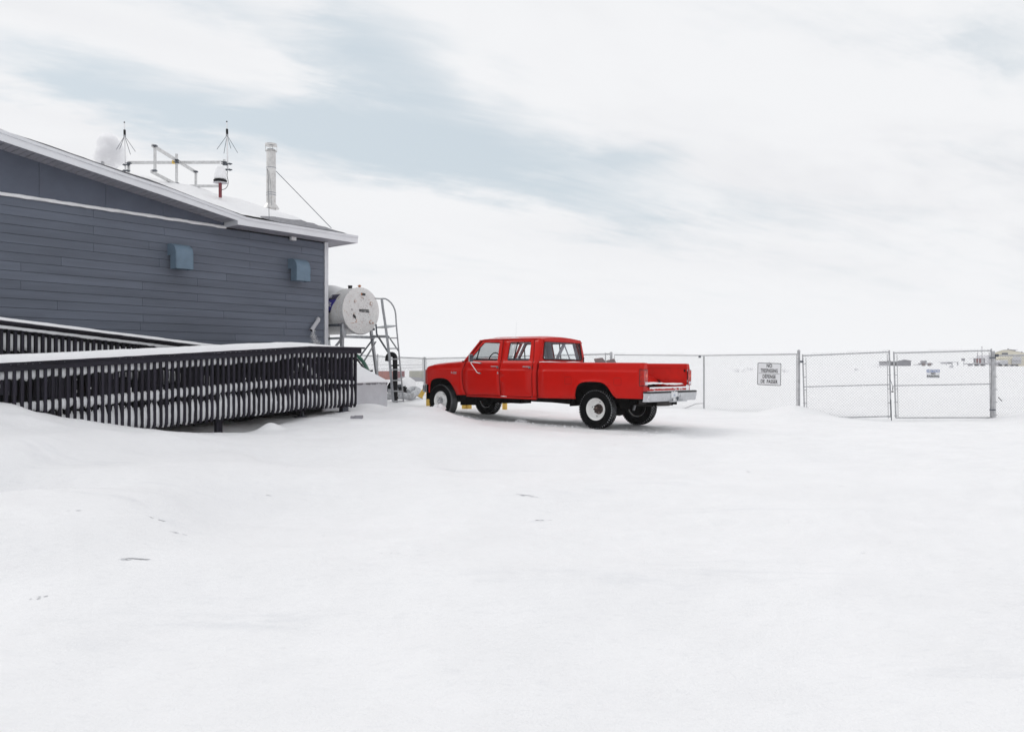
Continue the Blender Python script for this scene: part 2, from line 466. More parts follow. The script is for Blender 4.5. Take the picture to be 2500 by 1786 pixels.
def ground_h(X, Y, rough=True):
    X = np.asarray(X, float); Y = np.asarray(Y, float)
    shp = X.shape; X = X.ravel(); Y = Y.ravel()
    d2 = X * X + Y * Y
    num = np.zeros_like(X); den = np.zeros_like(X)
    for ax, ay, ah in _A:
        r2 = np.maximum(ax * ax + ay * ay, 9.0)
        w = 1.0 / (((X - ax) ** 2 + (Y - ay) ** 2) / np.sqrt(r2 * np.maximum(d2, 9.0)) + 6e-4) ** 2
        num += w * ah; den += w
    h = num / den
    far = np.clip((np.sqrt(d2) - 500) / 800, 0, 1)
    h = h * (1 - far) + 1.2 * far
    if rough:
        amp = np.clip((np.sqrt(d2) - 1) / 6, .25, 1) * (1 - np.clip((np.sqrt(d2) - 60) / 100, 0, .8))
        n = .018 * np.sin(1.3 * X + .9 * np.sin(.8 * Y + .5)) * np.sin(.9 * Y - .3 * X + 1.2 * np.sin(.5 * X))
        n += .010 * np.sin(2.9 * X - 1.3 * Y + 2 * np.sin(.7 * Y)) * np.sin(3.1 * Y + 1.7 * np.sin(1.1 * X))
        n += .005 * np.sin(7.3 * X + 2.2 * np.sin(2.1 * Y)) * np.sin(11. * Y + 3 * np.sin(1.6 * X))
        n += .35 * (vnoise(X * 1.1, Y * 2.6, 3) - .5) * .05 + .020 * (vnoise(X * 3.2, Y * 7.5, 5) - .5) + .012 * (vnoise(X * 9, Y * 17, 9) - .5)
        crest = vnoise(X * .55 + .25 * Y, Y * 1.9, 12)
        n += .05 * np.clip(crest - .62, 0, 1) * (vnoise(X * 2.2, Y * 5, 21) + .3)
        h = h + n * amp
    # scooped hollows and wind-cut edges by the ramp, mounds by the truck
    def g(px, py, Z, a, b, amp_, ang=0.0):
        p = at(px, py, Z); ca, sa = math.cos(ang), math.sin(ang)
        u = ((X - p.x) * ca + (Y - p.y) * sa) / a; v = (-(X - p.x) * sa + (Y - p.y) * ca) / b
        return amp_ * np.exp(-(u * u + v * v))
    h += g(1000, 1003, 16.6, 1.2, .55, .10) + g(1065, 1008, 17.0, .35, .25, .07)
    # wind lip along the front of the ramp, steep on the side of the ramp
    for q in ((400, 1052, 12.8, .6, .22, .04),):
        h += g(q[0], q[1], q[2], q[3], q[4], q[5], BA * .9)
    h += g(660, 1032, 14.0, .22, .16, .15) + g(690, 1030, 14.5, .5, .3, .05)
    h += g(60, 1150, 7.2, 1.4, .35, .025, .25) + g(300, 1120, 8.5, 1.8, .4, .025, .2) + g(880, 1060, 12.4, 1.6, .35, .03, .15) + g(1250, 1090, 11.5, 1.5, .3, .02, -.05)
    h -= g(1400, 1040, 15.1, 2.4, .30, .05, -.45)
    h += 0 * g(660, 1032, 14.0, .28, .22, .13) + g(905, 985, 17.2, .5, .35, .10)
    h += g(1935, 1000, 21.2, .8, .5, .12) + g(2530, 1006, 20.8, .6, .45, .08) + g(1500, 990, 27, 1.0, .6, .25)
    h -= g(560, 1040, 14.4, 1.1, .34, .12, BA)
    # tyre tracks behind the truck and a faint plough lip
    return h.reshape(shp)


def gh(x, y): return float(ground_h(np.array([x]), np.array([y]))[0])


def build_ground():
    rr = np.concatenate([[0.0], np.geomspace(.6, 12, 190), np.geomspace(12.06, 32, 200)[1:], np.geomspace(32.4, 1400, 80)[1:]])
    a_f = np.radians(np.arange(-43, 43.01, .14)); a_c = np.radians(np.arange(46, 317, 3.0))
    aa = np.concatenate([a_f, a_c])
    Rg, Ag = np.meshgrid(rr, aa, indexing='ij')
    X = Rg * np.sin(Ag); Y = Rg * np.cos(Ag)
    Z = ground_h(X, Y)
    nr, na = X.shape
    co = np.stack([X, Y, Z], -1).reshape(-1, 3)
    i = np.arange(nr - 1)[:, None]; j = np.arange(na)[None, :]; j2 = (j + 1) % na
    q = np.stack([i * na + j, i * na + j2, (i + 1) * na + j2, (i + 1) * na + j], -1).reshape(-1, 4)[:, ::-1]
    me = bpy.data.meshes.new('snow_ground')
    me.vertices.add(len(co)); me.vertices.foreach_set('co', co.ravel())
    me.loops.add(q.size); me.loops.foreach_set('vertex_index', q.ravel().astype(np.int32))
    me.polygons.add(len(q)); me.polygons.foreach_set('loop_start', np.arange(0, q.size, 4, dtype=np.int32))
    me.update(calc_edges=True); me.validate()
    me.shade_smooth()
    me.materials.append(M['ground'])
    o = link('snow_ground', me); o['kind'] = 'structure'
    o['label'] = 'flat windswept snow covering the yard and the plain beyond the fence'
build_ground()


# ------------------------------------------------------------------ the grey-blue building
B = thing('building', 'single-storey building with grey-blue plank siding and white snowy roof edge', 'building', BO, (0, 0, BA))
XL = -13.5       # how far the wall runs out of the picture to the left
def rake(x):     # top of the white roof edge along the wall
    if x > -2.5: return 5.085
    pts = [(-2.5, 5.085), (-2.75, 5.095), (-4.705, 5.466), (-5.568, 5.59), (-7.787, 5.965), (XL - 1, 5.965 + (7.787 + XL - 1) * -.163)]
    for (a, za), (b, zb) in zip(pts, pts[1:]):
        if x >= b: return za + (x - a) / (b - a) * (zb - za)
    return pts[-1][1]
def sof(x):      # underside of the overhang
    return 4.905 if x > -2.94 else 4.998 + (-2.957 - x) * .162

core = MB()
xs_ = [XL, -2.94, -2.94 + .001, 0]
core.prism([(XL, .02, .7), (0.0, .02, .7), (0.0, .02, 4.9), (-2.94, .02, 4.9), (-2.94, .02, sof(-2.95)), (XL, .02, sof(XL))], (0, 9, 0))
part('wall', core, 'wallcore', B, 0)
# skirting below the siding
part('foundation_skirt', MB().box(XL, -.02, -.012, .02, .5, 1.95), 'board', B, 0)
PH = .1784
joints = {0: -5.91, 1: -4.41, 2: -5.91, 3: -4.75, 4: -5.905, 5: -4.52, 6: -2.9, 7: -7.256, 8: -4.893, 9: -7.256, 10: -4.89, 11: -6.6, 12: -4.88, 13: -4.94, 14: -6.3, 15: -4.9}
for k in range(17):
    zt = 4.694 - PH * (k - 1) if k else 4.868
    zb = 4.694 - PH * k
    j0 = joints.get(k, -5.2)
    cuts = sorted({XL, -.07} | {j0 + 3.63 * t for t in range(-4, 4) if XL + .2 < j0 + 3.63 * t < -.2})
    for a, b in zip(cuts, cuts[1:]):
        p = MB().prism([(a + .003, .018, zb + .004), (a + .0025, -.021, zb + .004), (a + .0025, -.012, zt - .002), (a + .0025, .018, zt - .002)], (b - a - .005, 0, 0))
        part('siding_plank', p, 'siding', B, 0)
# smooth gable panels above the snowy ledge
gx = [-13.5, -9.35, -6.93, -5.70, -4.43, -2.945]
gx = [XL, -9.35, -6.93 + .0, -5.66, -4.43, -2.945]
for a, b in zip(gx, gx[1:]):
    p = MB().prism([(a + .003, .018, 4.905), (b - .003, .018, 4.905), (b - .003, .018, sof(b) + .05), (a + .003, .018, sof(a) + .05)], (0, -.028, 0))
    part('gable_panel', p, 'panel', B, 0)
led = part('ledge_flashing', MB().box(XL, -2.93, -.055, .0, 4.868, 4.892), 'trim', B, 0)
part('corner_board', MB().box(-.062, .052, -.036, .07, 1.5, 4.9), 'trim', B, 0)
part('corner_board', MB().box(.0, .052, .07, .13, 1.5, 4.9), 'trim', B, 0)
# soffit strips
x = -13.4
while x < .55:
    x2 = x + .127
    if x < -2.95 < x2: x2 = -2.95
    a, b = x + .009, x2 - .009
    if b - a > .02:
        yb = -.0 if b < .0 else (-.0)
        y_back = .0 if a < 0 else 6.0
        za, zb = sof(min(a, -2.96)) if a < -2.95 else 4.905, sof(b) if b < -2.95 else 4.905
        m_ = MB().add([(a, y_back, za), (b, y_back, zb), (b, -.585, zb), (a, -.585, za), (a, y_back, za + .02), (b, y_back, zb + .02), (b, -.585, zb + .02), (a, -.585, za + .02)],
                      [(3, 2, 1, 0), (4, 5, 6, 7), (0, 1, 5, 4), (1, 2, 6, 5), (2, 3, 7, 6), (3, 0, 4, 7)])
        part('soffit_strip', m_, 'soffit', B, 0)
    x = x2
so = MB()
xr = [XL + .05 * 0 + .5 * i for i in range(0, 22)] + [-2.95]
xr = sorted({min(v, -2.95) for v in xr})
so.grid([[(v, -.59, sof(v) + .026) for v in xr], [(v, .02, sof(v) + .026) for v in xr]])
so.grid([[(-2.95, -.59, 4.931), (.57, -.59, 4.931)], [(-2.95, 6, 4.931), (.57, 6, 4.931)]])
part('soffit_backing', so, 'dark', B, 0)  # black sheet that paints shade into the soffit grooves
# white fascia with a drip edge, following the roof line
fx = [XL, -11, -9, -7.787, -6.6, -5.568, -4.705, -3.7, -2.957]
fx2 = [-2.957, -2.75, -2.6, -2.42, -1, .58]
def fasc(xs, zlo, zhi, y0, y1):
    m_ = MB()
    v = []
    for x_ in xs: v += [(x_, y0, zlo(x_)), (x_, y1, zlo(x_)), (x_, y1, zhi(x_)), (x_, y0, zhi(x_))]
    n = len(xs)
    f = [(0, 1, 2, 3), tuple(4 * (n - 1) + q for q in (3, 2, 1, 0))]
    for i in range(n - 1):
        for a, b in ((0, 1), (1, 2), (2, 3), (3, 0)):
            f.append((4 * i + a, 4 * i + b, 4 * i + 4 + b, 4 * i + 4 + a))
    return m_.add(v, f)
part('fascia', fasc(fx, lambda x: sof(x) - .012, lambda x: rake(x) - .05, -.615, -.588), 'fascia', B, 20)
part('fascia', fasc(fx2, lambda x: 4.893, lambda x: rake(x) - .05, -.615, -.588), 'fascia', B, 20)
part('drip_edge', fasc(fx[:-1] + fx2, lambda x: rake(x) - .058, lambda x: rake(x) + .004, -.635, -.57), 'trim', B, 20)
part('fascia', MB().box(.556, .583, -.588, 7.5, 4.893, 5.03), 'fascia', B, 0)
part('drip_edge', MB().box(.54, .603, -.57, 7.5, 5.028, 5.088), 'trim', B, 0)
part('soffit_return', MB().box(-2.96, -2.935, -.588, -.02, 4.893, 5.05), 'fascia', B, 0)
# roof surface: a hip roof with the rising rake roof in front of it
def roofz(x, y):
    H = min(5.085 + .40 * (y + .6), 5.085 + .40 * (.58 - x), 6.19 + .04 * max(0, -x))
    return max(H, rake(x)) if x < -2.42 else H
rx = [XL + .25 * i for i in range(int((.58 - XL) / .25) + 1)] + [.59]
ry = [-.6 + .2 * i for i in range(44)]
part('roof', MB().grid([[(x, y, roofz(x, y)) for x in rx] for y in ry]), 'shingle', B, 40)


# vent hoods on the wall
def hood(x0, x1):
    w = .012
    zt, zb, zs, d = 4.33, 3.765, 4.075, .40
    arc = [(-d + .25 - .25 * math.sin(R(t)), zt - .25 + .25 * math.cos(R(t))) for t in range(0, 91, 10)]
    outer = [(0, zt)] + arc + [(-d, zb)]
    side = outer + [(-.15, zb), (-.15, zs), (0, zs)]
    m_ = MB()
    for xx in (x0, x1 - w): m_.prism([(xx, y, z) for y, z in side], (w, 0, 0))
    h = part('vent_hood', m_, 'hood', B, 30)
    t = MB()
    inner = [(y + (w if i > 0 else 0) * 1.0, z - (w if i < len(outer) - 1 else 0)) for i, (y, z) in enumerate(outer)]
    t.prism([(x0 - .003, y, z) for y, z in outer + inner[::-1]], (x1 - x0 + .006, 0, 0))
    t.box(x0 + w, x1 - w, -.15, -.138, zb, zs)
    part('hood_cover', t, 'hood', h, 30)
    part('throat', MB().box(x0 + .02, x1 - .02, -.137, -.002, zs + .01, zt - .03), 'dark', h, 0)
hood(-4.335, -3.93); hood(-1.195, -.785)
# small lamp under the eaves
lm = part('eave_lamp', MB().box(-1.20, -1.06, -.19, -.10, 4.80, 4.885), 'white', B, 0)
part('lamp_bracket', MB().box(-1.17, -1.12, -.10, -.02, 4.83, 4.87), 'steeld', lm, 0)
# drain pipe elbow near the corner with the frost plume under it
dp = part('drain_pipe', MB().tube([(-.29, .0, 2.83), (-.29, -.05, 2.85), (-.30, -.085, 2.83), (-.33, -.10, 2.79)], .047, 14), 'lgrey', B, 50)
part('pipe_sleeve', MB().tube([(-.315, -.095, 2.81), (-.56, -.13, 2.53)], [.054, .052], 14), 'lgrey', dp, 50)
part('pipe_mouth', MB().tube([(-.559, -.1298, 2.532), (-.5625, -.1303, 2.528)], [.044, .044], 14), 'dark', dp, 50)
# chimney flue with its stays
ch = part('chimney_flue', MB().lathe([(.125, 0), (.125, 1.62)], (-.763, 1.394, 5.82), n=28), 'flue', B, 60)
CB = Vector((-.763, 1.394, 5.82))
part('storm_collar', MB().lathe([(.21, 0), (.215, .014), (.14, .13), (.127, .13)], CB + Vector((0, 0, .04)), n=28), 'flue', ch, 40)
part('pipe_band', MB().lathe([(.127, 0), (.131, .005), (.131, .02), (.127, .025)], CB + Vector((0, 0, .46)), n=28), 'steel', ch, 40)
part('pipe_band', MB().lathe([(.127, 0), (.131, .005), (.131, .02), (.127, .025)], CB + Vector((0, 0, 1.14)), n=28), 'steel', ch, 40)
part('pipe_band', MB().lathe([(.127, 0), (.131, .005), (.131, .02), (.127, .025)], CB + Vector((0, 0, .40)), n=28), 'steel', ch, 40)
part('rain_cap', MB().lathe([(.115, -.03), (.155, -.025), (.158, .03), (.10, .045), (.001, .06)], CB + Vector((0, 0, 1.77)), n=28), 'flue', ch, 40)
c_ = MB().lathe([(.112, 0), (.112, .03)], CB + Vector((0, 0, 1.62)), n=24)
part('cap_throat', c_, 'steeld', ch, 40)
c_ = MB().lathe([(.15, 0), (.156, .004), (.156, .02), (.15, .024)], CB + Vector((0, 0, 1.60)), n=28, cap=False)
for t in range(4):
    a = R(45 + 90 * t); c_.tube([CB + Vector((.152 * math.cos(a), .152 * math.sin(a), 1.60)), CB + Vector((.152 * math.cos(a), .152 * math.sin(a), 1.74))], .008, 5)
part('cap_strut', c_, 'flue', ch, 40)
inv = BM.inverted()
def bl(px, py, Z): return inv @ at(px, py, Z)
part('stay_wire', MB().tube([bl(674, 418, 20.72), bl(748, 494, 20.7), bl(809, 557, 20.68)], .0095, 6), 'steeld', ch, 40)
part('stay_wire', MB().tube([bl(652, 412, 20.5), bl(655, 430, 20.3), bl(657, 533, 18.9)], .0085, 6), 'steeld', ch, 40)
part('stay_wire', MB().tube([bl(651, 412, 20.47), bl(656, 418, 20.44), bl(661, 450, 20.42), bl(662, 480, 20.42), bl(662.5, 502, 20.42)], .004, 6), 'steeld', ch, 40)

# snow lying on the roof: a real layer with ragged edges
def roof_snow():
    nx, ny = 150, 62
    m_ = MB(); idx = {}
    X0, X1, Y0, Y1 = -9.5, .60, -.55, 6.4
    def t(x, y):
        n = .5 + .5 * fbm(x * 1.1, y * 1.9, 3.3, 5)
        e = min((.55 - x) * 1.2, 1.0)
        front = (y + .55)
        bare = math.exp(-abs((x + .45) / 1.55) ** 4 - ((y + .02 - .12 * x) / (.30 + .12 * max(0, x + 1))) ** 2) * 1.7 + math.exp(-((x + 3.4) / .8) ** 2 - ((y - .15) / .3) ** 2) * 1.1
        bare += math.exp(-((x - .42) / .22) ** 2 - ((y - .1) / .6) ** 2) * 1.3
        bare += math.exp(-((x + 1.75) / .35) ** 2 - ((y - 1.95) / .16) ** 2) * .9
        base = (.42 * n + .62) - bare
        if x < -2.6 and y < 1: base = max(base, .4 + .2 * n)
        return (base - .35) * .115 * max(0, min(1, e * 2 + .1))
    P = []
    for j in range(ny):
        for i in range(nx):
            x = X0 + (X1 - X0) * i / (nx - 1); y = Y0 + (Y1 - Y0) * j / (ny - 1)
            P.append((x, y, t(x, y)))
    vs = []; fs = []
    for x, y, tt in P: vs.append((x, y, roofz(x, y) + max(tt, -.02)))
    for j in range(ny - 1):
        for i in range(nx - 1):
            q = (j * nx + i, j * nx + i + 1, (j + 1) * nx + i + 1, (j + 1) * nx + i)
            if sum(P[k][2] > 0 for k in q) >= 1: fs.append(q)
    m_.add(vs, fs); m_.xf(BM)
    solo('roof_snow', m_, 'snow', 'patchy snow lying on the grey shingled roof around the flue', 'snow', kind='stuff', smooth=180)
roof_snow()
# snow on the gable ledge
def ledge_snow():
    m_ = MB(); rows = []
    prof = [(-.062, 4.868), (-.075, 4.885), (-.07, 4.915), (-.045, 4.935), (-.012, 4.94)]
    xs = [XL + (-2.93 - XL) * i / 240 for i in range(241)]
    for k, (y, z) in enumerate(prof):
        rows.append([(x, y + .012 * fbm(x * 5, k * .7, 1), z + (.012 * fbm(x * 3.1, k * .5, 5)) * (1 if k else 2)) for x in xs])
    m_.grid(rows); m_.xf(BM)
    solo('ledge_snow', m_, 'snow', 'thin white line of snow on the ledge across the gable', 'snow', kind='stuff', smooth=180)
ledge_snow()
# frost blown on the wall below the drain pipe
def frost():
    m_ = MB()
    for i in range(1500):
        t = rng.random(); w = .03 + .17 * t
        x = -.55 + .30 * t ** 1.2 + rng.normal() * w * .5; z = 2.53 - .42 * t; y = -.03 - .005 * rng.random() - .2 * (1 - t) ** 3
        s_ = .0015 + .005 * rng.random()
        m_.add([(x - s_, y, z), (x, y - .006, z - s_), (x + s_, y, z), (x, y - .004, z + s_)], [(0, 1, 2, 3)])
    m_.xf(BM)
    solo('wall_frost', m_, 'snow', 'fan of frost on the siding beneath the drain pipe', 'frost', kind='stuff', smooth=0)
frost()

# ------------------------------------------------------------------ wheelchair ramp with black timber railings
RO = Vector((-5.0, -3.0, .5))
RP = thing('wheelchair_ramp', 'black timber access ramp with slatted railings in front of the building', 'ramp', bw(*RO), (0, 0, BA))
def rpart(name, mb, m, smooth=0, parent=None):
    mb.v = [p - RO for p in mb.v]
    return part(name, mb, m, parent or RP, smooth)
YF, YM, YB, XE = -3.95, -2.10, -.42, -2.16
def zf(x): return 2.0 if x > -3.4 else 2.0 - .0655 * (-3.4 - x)
def zm(x): return 1.985 + .0985 * (-4.37 - x)
RXL = -12.5
def ribbon(xs, y0, y1, z0, z1):
    """board following a height profile along the wall"""
    m_ = MB(); v = []; f = []
    for x in xs: v += [(x, y0, z0(x)), (x, y1, z0(x)), (x, y1, z1(x)), (x, y0, z1(x))]
    n = len(xs); f = [(0, 1, 2, 3), tuple(4 * (n - 1) + q for q in (3, 2, 1, 0))]
    for i in range(n - 1):
        for a, b in ((0, 1), (1, 2), (2, 3), (3, 0)): f.append((4 * i + a, 4 * i + b, 4 * i + 4 + b, 4 * i + 4 + a))
    return m_.add(v, f)
for a, b in ((RXL, -8.45), (-8.45, -5.9), (-5.9, -3.402), (-3.40, XE + .16)):
    xs = [a + .002, b - .002]
    rpart('cap_rail', ribbon(xs, YF - .075, YF + .14, lambda x: zf(x) - .036, zf), 'wood2')
    rpart('fascia_board', ribbon([a + .002, min(b, XE + .09) - .002], YF - .042, YF - .003, lambda x: zf(x) - .135, lambda x: zf(x) - .039), 'wood2')
for dz0, dz1 in ((-.27, -.125), (-.79, -.63), (-1.22, -.92)):
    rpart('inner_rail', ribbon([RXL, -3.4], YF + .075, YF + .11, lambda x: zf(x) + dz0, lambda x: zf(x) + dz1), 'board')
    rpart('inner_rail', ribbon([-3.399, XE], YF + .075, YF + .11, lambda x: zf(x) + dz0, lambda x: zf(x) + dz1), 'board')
# balusters: 38 x 89 mm, the foot cut back at 45 degrees
bal = MB().prism([(-.019, 0, -.03), (-.019, 0, -1.205), (-.019, .045, -1.275), (-.019, .072, -1.275), (-.019, .072, -.03)], (.038, 0, 0))
bal_me = bal.mesh('baluster', M['wood'], 0)
def baluster(x, y, z, ry=0.0, me=bal_me, sc=1.0):
    o = link('baluster', me, RP, Vector((x, y, z)) - RO)
    o.rotation_euler = (rng.normal() * .002, rng.normal() * .0035, ry)
    if sc != 1: o.scale = (1, 1, sc)
    return o
x = XE - .02
while x > RXL:
    baluster(x + rng.normal() * .0015, YF, zf(x) - .004 + rng.normal() * .004)
    x -= .1055
y = YF + .20
while y < -.5:
    baluster(XE, y, 2.0, R(90)); y += .1055
rpart('cap_rail', MB().box(XE - .12, XE + .10, YF + .142, YB, 1.964, 2.0), 'wood2')
# middle railing between the two runs
def midboard(n, y0, y1, a, b, m='wood2', x1=-4.36): rpart(n, ribbon([RXL, x1], y0, y1, lambda x: zm(x) + a, lambda x: zm(x) + b), m)
midboard('cap_rail', YM - .12, YM + .10, -.04, 0)
midboard('fascia_board', YM - .055, YM - .02, -.145, -.042)
bal2 = MB().prism([(-.019, 0, -.05), (-.019, 0, -1.25), (-.019, .089, -1.25), (-.019, .089, -.05)], (.038, 0, 0))
bal2_me = bal2.mesh('baluster', M['wood'], 0)
x = -4.42
while x > RXL:
    baluster(x, YM - .015, zm(x) - .004, 0, bal2_me); x -= .1055
midboard('inner_rail', YM + .085, YM + .12, -.80, -.62, 'board')
midboard('dark_backing', YM + .13, YM + .15, -1.9, -.80, 'board')  # solid near-black backing, added so the gaps between balusters go dark
rpart('dark_backing', MB().box(-4.34, XE - .05, -1.60, -1.57, .5, 1.83), 'board')  # added backing that blackens the view through the landing railing
rpart('dark_backing', MB().box(-4.34, -4.31, YM, -1.60, .5, 1.83), 'board')
# wall side railing
def wallboard(n, y0, y1, a, b, m='wood2'): rpart(n, ribbon([RXL, -4.2], y0, y1, lambda x: zm(x) + a, lambda x: zm(x) + b), m)
wallboard('cap_rail', YB - .10, YB + .10, -.04, -.005)
wallboard('dark_backing', YB + .02, YB + .05, -1.9, -.045, 'board')  # added near-black backing, darkens what shows through the middle balusters
# decks, joists, legs
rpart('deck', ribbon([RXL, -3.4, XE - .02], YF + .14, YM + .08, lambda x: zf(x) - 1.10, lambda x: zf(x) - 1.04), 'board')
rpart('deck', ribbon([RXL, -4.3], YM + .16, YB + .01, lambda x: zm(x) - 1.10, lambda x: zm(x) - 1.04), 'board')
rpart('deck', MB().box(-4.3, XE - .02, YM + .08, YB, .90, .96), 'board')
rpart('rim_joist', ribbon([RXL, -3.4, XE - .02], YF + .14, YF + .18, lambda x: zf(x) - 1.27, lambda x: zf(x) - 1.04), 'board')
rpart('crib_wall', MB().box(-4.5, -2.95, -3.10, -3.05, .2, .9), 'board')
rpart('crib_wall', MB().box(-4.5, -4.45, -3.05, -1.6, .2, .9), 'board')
for lx, ly in ((-5.255, YF + .16), (-3.33, YF + .35), (-2.42, YF + .14), (-7.2, YF + .16), (-9.2, YF + .16), (-2.42, -1.0), (-5.2, -2.0), (-7.4, -2.0)):
    g = gh(*bw(lx, ly, 0).to_2d())
    lg = rpart('leg', MB().box(lx - .055, lx + .055, ly - .05, ly + .05, g - .12, zf(lx) - 1.1), 'wood')
    m_ = MB().box(lx - .15, lx + .13, ly - .09, ly + .09, g - .02, g + .006)
    m_.box(lx - .012, lx + .012, ly - .09, ly + .09, g + .006, g + .10)
    rpart('foot_plate', m_, 'steeld', parent=lg)
lg = rpart('leg_cap', MB().box(-2.47, -2.33, YF + .07, YF + .21, .62, .74), 'steeld')

# snow plastered on the boards behind the balusters and lying on the rails
def strip(xs, top, bot, y, bulge, m_, seed, amp=.012, nz=7, drop=.03):
    rows = []
    for k in range(nz + 1):
        t = k / nz
        rows.append([])
        for x in xs:
            b_ = bot(x) + drop * fbm(x * 4.0, seed) + .6 * drop * fbm(x * 17, seed + 3)
            z = top(x) + (b_ - top(x)) * t
            prof = math.sin(math.pi * min(1, max(0, t * .86 + .10))) ** .6
            rows[-1].append((x, y - bulge * prof - amp * fbm(x * 9, z * 9, seed) - (.0 if 0 < k < nz else -.03), z))
    m_.grid(rows)
def lin(a, b, n): return [a + (b - a) * i / n for i in range(n + 1)]
GR = rng.random(97)
m_ = MB()
xs = lin(-10.6, XE + .01, 900)
strip(xs, lambda x: zf(x) - .12, lambda x: zf(x) - .262 + (.03 if x > -4 else 0), YF + .055, .010, m_, 1.1, drop=.035)
strip(xs, lambda x: zf(x) - .615 - .05 * max(0, x + 4), lambda x: zf(x) - .80 + .03 * GR[int(-x / .1055 + 31) % 97], YF + .060, .020, m_, 2.2, drop=.04)
strip(xs, lambda x: zf(x) - (.90 + .05 * fbm(x * 1.3, 4.4)) + .10 * GR[int(-x / .1055) % 97] ** 2, lambda x: zf(x) - 1.25, YF + .062, .026, m_, 3.3, drop=.03)
m_.xf(BM)
solo('railing_snow', m_, 'plaster', 'snow packed in bands behind the balusters of the front ramp railing', 'snow', kind='stuff', smooth=180)
m_ = MB()
xs = lin(-12, -4.37, 380)
strip(xs, lambda x: zm(x) - .075, lambda x: zm(x) - .142, YM - .058, .012, m_, 5.1, drop=.012)
strip(xs, lambda x: zm(x) - .60, lambda x: zm(x) - .80, YM + .08, .012, m_, 6.1, drop=.05)
strip(xs, lambda x: zm(x) - .07, lambda x: zm(x) - .42 + .05 * fbm(x * 3, 2), YB + .012, .02, m_, 7.1, drop=.07)
strip(xs, lambda x: zm(x) - .50, lambda x: zm(x) - .56, YB + .012, .02, m_, 8.1, drop=.05)
m_.xf(BM)
solo('railing_snow', m_, 'plaster', 'snow streaks on the middle and rear ramp railings below the wall', 'snow', kind='stuff', smooth=180)
# specks of snow caught on baluster edges
m_ = MB()
for i in range(420):
    x = XE - .02 - .1055 * rng.integers(0, 76); z = zf(x) - rng.uniform(.3, 1.0); s_ = rng.uniform(.003, .009)
    h_ = s_ * rng.uniform(1, 5)
    m_.box(x + .018, x + .018 + s_, YF + rng.uniform(.0, .05), YF + .06, z - h_, z + h_)
for i in range(60):
    x = XE - .02 - .1055 * rng.integers(0, 76); s_ = .006
    z0 = zf(x) - rng.uniform(.7, .9); z1 = zf(x) - 1.2
    n_ = int((z0 - z1) / .03)
    for j in range(n_):
        if rng.random() < .7: m_.box(x + .018, x + .018 + s_ * rng.uniform(.4, 1.5), YF + .01, YF + .05, z0 - .03 * j - .02, z0 - .03 * j)
m_.xf(BM)
solo('baluster_frost', m_, 'snow', 'specks of snow caught on the edges of the black balusters', 'frost', kind='stuff', smooth=0)

def cap_snow(xs, ztop, y0, y1, thick, seed, label, over=.012):
    m_ = MB(); n = 9; rows = []
    for k in range(n + 1):
        t = k / n; a = math.pi * t
        row = []
        for x in xs:
            h = thick(x) * (1 + .12 * fbm(x * 1.3, seed)); w = (y1 - y0) / 2 + over * (h > .02)
            s_ = abs(math.sin(a)) ** .45
            row.append((x, (y0 + y1) / 2 - w * math.cos(a) * (1 if s_ > .1 else .97) + .004 * fbm(x * 6, k), ztop(x) - .004 + h * s_ + .004 * fbm(x * 4, k * .6, seed)))
        rows.append(row)
    m_.grid(rows); m_.xf(BM)
    return solo('rail_snow', m_, 'snow', label, 'snow', kind='stuff', smooth=180)
def th_front(x):
    if x < -4.2: return .118 + .0 * x
    return max(.004, .118 - .118 * min(1, (x + 4.2) / 1.75))
cap_snow(lin(-12.4, XE - .1, 300), zf, YF - .07, YF + .135, th_front, 1.7, 'thick white snow lying along the front ramp handrail')
cap_snow(lin(-12.4, -4.34, 240), zm, YM - .115, YM + .095, lambda x: .058, 4.7, 'thin snow lying along the middle ramp handrail beneath the siding')
cap_snow(lin(-12.4, -4.2, 160), lambda x: zm(x) - .02, YB - .10, YB + .10, lambda x: .03, 9.7, 'snow line on the rear handrail close to the wall')
# wedge of drifted snow where the middle railing ends
m_ = MB(); rows = []
for j in range(13):
    v = j / 12; row = []
    for i in range(41):
        u = i / 40
        x = -4.40 + 1.35 * u; yc = YM - .02 - .55 * u; w = .16 + .12 * math.sin(math.pi * u)
        top = 2.045 - .075 * u - .02 * u * u
        row.append((x, yc - w * math.cos(math.pi * v), top - .20 + .20 * math.sin(math.pi * v) ** .5 + .006 * fbm(x * 3, v * 2)))
    rows.append(row)
m_.grid(rows); m_.xf(BM)
solo('snow_wedge', m_, 'snow', 'drifted snow heap on the ramp landing behind the front handrail', 'snow', kind='stuff', smooth=180)

# ------------------------------------------------------------------ fuel tank on its steel stand
TR = .625
TC = Vector((.79, -.484, 3.10))
TO = Vector((TC.x, TC.y, .9))
TK = thing('fuel_tank', 'white horizontal fuel tank with chipped rusty paint on steel stand', 'tank', bw(*TO), (0, 0, BA))
def tpart(name, mb, m, root, origin, smooth=30, parent=None):
    mb.v = [p - origin for p in mb.v]
    return part(name, mb, m, parent or root, smooth)
tpart('shell', MB().lathe([(TR, .012), (TR, 3.2)], TC, (0, 1, 0), 64, cap=False), 'tank', TK, TO, 40)
tpart('end_cap', MB().lathe([(TR * .985, .02), (TR + .006, .012), (TR + .006, -.012), (TR * .97, -.02), (TR * .6, -.028), (.001, -.032)], TC, (0, 1, 0), 64, cap=False), 'tank', TK, TO, 40)
tpart('end_cap', MB().lathe([(TR, 3.19), (TR * .6, 3.25), (.001, 3.27)], TC, (0, 1, 0), 64, cap=False), 'tank', TK, TO, 40)
def oncap(dx, dz, y=-.034): return Vector((TC.x + dx, TC.y + y, TC.z + dz))
